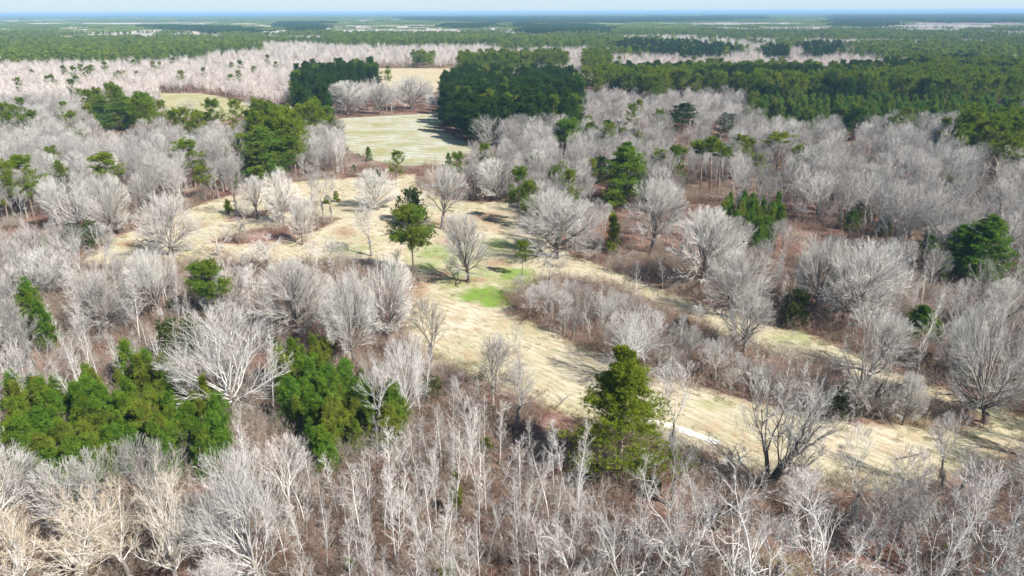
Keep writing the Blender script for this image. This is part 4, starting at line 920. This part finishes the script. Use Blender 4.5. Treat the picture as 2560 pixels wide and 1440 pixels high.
def mass(name, label, kind, arr, base_h, xy=None):
    """one object of points, each carrying a tree"""
    if kind not in proto_cols: proto_cols[kind] = proto_collection(kind)
    me = bpy.data.meshes.new(name); n_ = len(arr); me.vertices.add(n_)
    me.vertices.foreach_set('co', np.stack([arr[:, 0], arr[:, 1], np.zeros(n_)], 1).astype(np.float32).ravel())
    sz = arr[:, 2] / base_h; sr = sz ** 0.8 if xy is None else np.full(n_, xy)
    for nm, ty, v in (('rot', 'FLOAT', arr[:, 3]), ('pick', 'INT', arr[:, 4] % len(LIB[kind]))):
        a = me.attributes.new(nm, ty, 'POINT'); a.data.foreach_set('value', v.astype(np.int32 if ty == 'INT' else np.float32))
    a = me.attributes.new('size', 'FLOAT_VECTOR', 'POINT'); a.data.foreach_set('vector', np.stack([sr, sr, sz], 1).astype(np.float32).ravel())
    o = bpy.data.objects.new(name, me); LINK(o); tag(o, label, kind='stuff')
    g = bpy.data.node_groups.new(name, 'GeometryNodeTree')
    g.interface.new_socket('Geometry', in_out='INPUT', socket_type='NodeSocketGeometry'); g.interface.new_socket('Geometry', in_out='OUTPUT', socket_type='NodeSocketGeometry')
    gi = g.nodes.new('NodeGroupInput'); go = g.nodes.new('NodeGroupOutput'); ip = g.nodes.new('GeometryNodeInstanceOnPoints'); ci = g.nodes.new('GeometryNodeCollectionInfo')
    ci.inputs[0].default_value = proto_cols[kind]; ci.inputs[1].default_value = True; ci.inputs[2].default_value = True
    def attr(nm, t):
        a = g.nodes.new('GeometryNodeInputNamedAttribute'); a.data_type = t; a.inputs[0].default_value = nm
        return next(s for s in a.outputs if s.enabled)
    cx = g.nodes.new('ShaderNodeCombineXYZ'); g.links.new(attr('rot', 'FLOAT'), cx.inputs[2])
    L_ = g.links; L_.new(gi.outputs[0], ip.inputs['Points']); L_.new(ci.outputs[0], ip.inputs['Instance']); ip.inputs['Pick Instance'].default_value = True
    L_.new(attr('pick', 'INT'), ip.inputs['Instance Index']); L_.new(cx.outputs[0], ip.inputs['Rotation']); L_.new(attr('size', 'FLOAT_VECTOR'), ip.inputs['Scale'])
    L_.new(ip.outputs[0], go.inputs[0]); md = o.modifiers.new('scatter', 'NODES'); md.node_group = g
    return o
MASS = {'bare': ('bare_wood', 'grey leafless wood filling the distance'), 'slender': ('pole_wood', 'thin pale poles crowding the woods'), 'pine': ('pine_wood', 'mature pine woods beyond the glade'),
 'darkpine': ('dark_pine_wood', 'dark pine stand behind the striped field'), 'young': ('young_pine_wood', 'bright young pines along the belt'), 'shrub': ('shrub_cover', 'low evergreen shrubs under the trees'),
 'lime': ('lime_shrub_cover', 'yellow-green undergrowth'), 'weeds': ('dead_weed_tufts', 'tufts of dead weeds and tall grass on the straw field'), 'brush': ('undergrowth', 'brown and mauve brush covering the forest floor'), 'farbare': ('far_bare_wood', 'pinkish leafless woods far off'),
 'farpine': ('far_pine_wood', 'green pine woods far off'), 'patch_pine': ('horizon_pine_forest', 'pine forest reaching to the horizon'), 'patch_bare': ('horizon_bare_forest', 'pale leafless woods near the horizon'),
 'patch_dark': ('horizon_dark_forest', 'dark mature pine blocks near the horizon'), 'patch_big': ('outermost_forest', 'blue-green forest on the horizon')}
counts = {}
for kk, lst in out.items():
    arr = np.concatenate(lst)
    if kk in INFO:
        name, cat, adj, lim = INFO[kk]
        px, py, dp = project(arr[:, 0], arr[:, 1], arr[:, 2] * 0.6)
        vis = (px > -10) & (px < 2570) & (py < 1450) & (py > 0)
        score = np.where(vis, arr[:, 2] / dp, 0) * rng.uniform(0.9, 1.1, len(dp))
        order = np.argsort(-score); order = order[score[order] > 0][:lim]
        single = arr[order]; rest = np.delete(arr, order, 0)
        labs = landmark_labels(adj, px[order], py[order])
        for j_, ((x, y, h, rot, pi), sx, sy) in enumerate(zip(single, px[order], py[order])):
            lab, grp = labs[j_]
            base = LIB[kk][0]
            place(kk, int(pi), name, cat, lab, grp, x, y, h, base['r'] * (h / base['h']) ** 0.8, rot, (rng.normal(0, .03), rng.normal(0, .03)))
        counts[kk] = (len(single), len(rest))
    else: rest = arr; counts[kk] = (0, len(rest))
    if len(rest):
        nm, lb = MASS[kk]
        src = kk if kk != 'patch_big' else 'patch_pine'
        mass(nm, lb, src, rest, LIB[src][0]['h'], {'patch_pine': 1.0, 'patch_bare': 1.0, 'patch_dark': 1.0, 'patch_big': 3.2}.get(kk))
print('COUNTS', counts)

# ------------------------------------------------------------------ fallen branches on the litter
for j_, (px_, py_, L_f, az, lab) in enumerate([(1960, 1205, 9, -0.5, 'long dark fallen limb under the gnarled old tree'), (2030, 1320, 8, 0.15, 'dark fallen limb on the open red litter'), (2090, 1290, 6, 2.4, 'short pale fallen limb on the open red litter'),
    (1510, 645, 9, -0.1, 'fallen limb beside the widest bare tree'), (1390, 1020, 5, 0.9, 'fallen stick on the red floor left of the big pine'), (930, 880, 7, 0.4, 'pale fallen limb below the split-trunked tree'), (2240, 1150, 5, 0.2, 'thin broken branch on the straw field near the old tree')]):
    rg = np.random.default_rng(900 + j_); B = MB(); T = MB()
    p0 = np.array([[0, 0, 0.12]]); d0 = np.array([[math.cos(az), math.sin(az), 0.02]])
    tp = polylines(rg, p0, d0, np.array([float(L_f)]), 7, 0.12, 0.0); tp[..., 2] = 0.1 + np.abs(tp[..., 2] - 0.1) * 0.5; tubes(T, tp, np.array([0.16]), np.array([0.04]), 7)
    p1, d1, l1, t1 = spawn(rg, tp, np.array([float(L_f)]), 8, 0.25, 1.0, 0.4, 1.0, 0.35, 0.4, upb=0.25); d1[:, 2] = np.abs(d1[:, 2]) * 0.6
    b1 = polylines(rg, p1, d1, l1, 3, 0.18, 0.0); tubes(B, b1, np.full(len(l1), 0.05), np.full(len(l1), 0.015), 4)
    p2, d2, l2, _ = spawn(rg, b1, l1, 6, 0.2, 1.0, 0.4, 1.0, 0.5, 0.3); blades(B, p2, d2, np.maximum(l2, .3), np.full(len(l2), 0.035), 0, rg)
    xy = ground(px_, py_); e = bpy.data.objects.new('fallen_branch', None); LINK(e); e.location = (xy[0], xy[1], 0.02); tag(e, lab, 'branch')
    for nm, mb_, mt in (('limb', T, M['trunk_grey'] if j_ in (2, 3, 5) else M['trunk_dark']), ('twigs', B, M['twig'])):
        o = bpy.data.objects.new(nm, mb_.mesh('fallen_' + nm, [mt])); LINK(o); o.parent = e

# ------------------------------------------------------------------ small cream shed in a gap of the pine belt
def box(mb, x0, x1, y0, y1, z0, z1): mb.add([(x0, y0, z0), (x1, y0, z0), (x1, y1, z0), (x0, y1, z0), (x0, y0, z1), (x1, y0, z1), (x1, y1, z1), (x0, y1, z1)], [(3, 2, 1, 0), (4, 5, 6, 7), (0, 1, 5, 4), (1, 2, 6, 5), (2, 3, 7, 6), (3, 0, 4, 7)])
def plain(name, col):
    m = bpy.data.materials.new(name); m.use_nodes = True; m.node_tree.nodes['Principled BSDF'].inputs['Base Color'].default_value = (*col, 1); m.node_tree.nodes['Principled BSDF'].inputs['Roughness'].default_value = 0.7; return m
sh = bpy.data.objects.new('shed', None); LINK(sh); sh.location = (SHED[0], SHED[1], 0); tag(sh, 'small cream shed in a gap among the pines', 'shed')
for nm, cl, bxs in (('wall', (0.72, 0.66, 0.55), [(-3.2, 3.2, -1.6, 1.6, 0, 2.6)]), ('roof', (0.62, 0.58, 0.52), [(-3.5, 3.5, -1.9, 1.9, 2.6, 2.8), (-3.5, 3.5, -1.0, 1.0, 2.8, 3.0)]), ('door', (0.30, 0.22, 0.16), [(0.6, 1.6, -1.64, -1.603, 0.02, 2.05)])):
    b = MB()
    for q in bxs: box(b, *q)
    o = bpy.data.objects.new(nm, b.mesh('shed_' + nm, [plain('shed_' + nm, cl)])); LINK(o); o.parent = sh

# ------------------------------------------------------------------ haze: the air itself, one closed box
m = bpy.data.materials.new('haze_air'); m.use_nodes = True; n = m.node_tree; n.nodes.clear()
o_ = n.nodes.new('ShaderNodeOutputMaterial'); pv = n.nodes.new('ShaderNodeVolumePrincipled'); pv.inputs['Color'].default_value = (0.40, 0.68, 1.0, 1); pv.inputs['Density'].default_value = 1.1e-4; pv.inputs['Anisotropy'].default_value = 0.0
n.links.new(pv.outputs[0], o_.inputs['Volume'])
b = MB(); X0, X1, Y0, Y1, Z0, Z1 = -31000, 31000, -300, 37000, -1.0, 66.0
b.add([(X0, Y0, Z0), (X1, Y0, Z0), (X1, Y1, Z0), (X0, Y1, Z0), (X0, Y0, Z1), (X1, Y0, Z1), (X1, Y1, Z1), (X0, Y1, Z1)], [(3, 2, 1, 0), (4, 5, 6, 7), (0, 1, 5, 4), (1, 2, 6, 5), (2, 3, 7, 6), (3, 0, 4, 7)])
ho = bpy.data.objects.new('haze', b.mesh('haze', [m])); LINK(ho); tag(ho, kind='stuff')
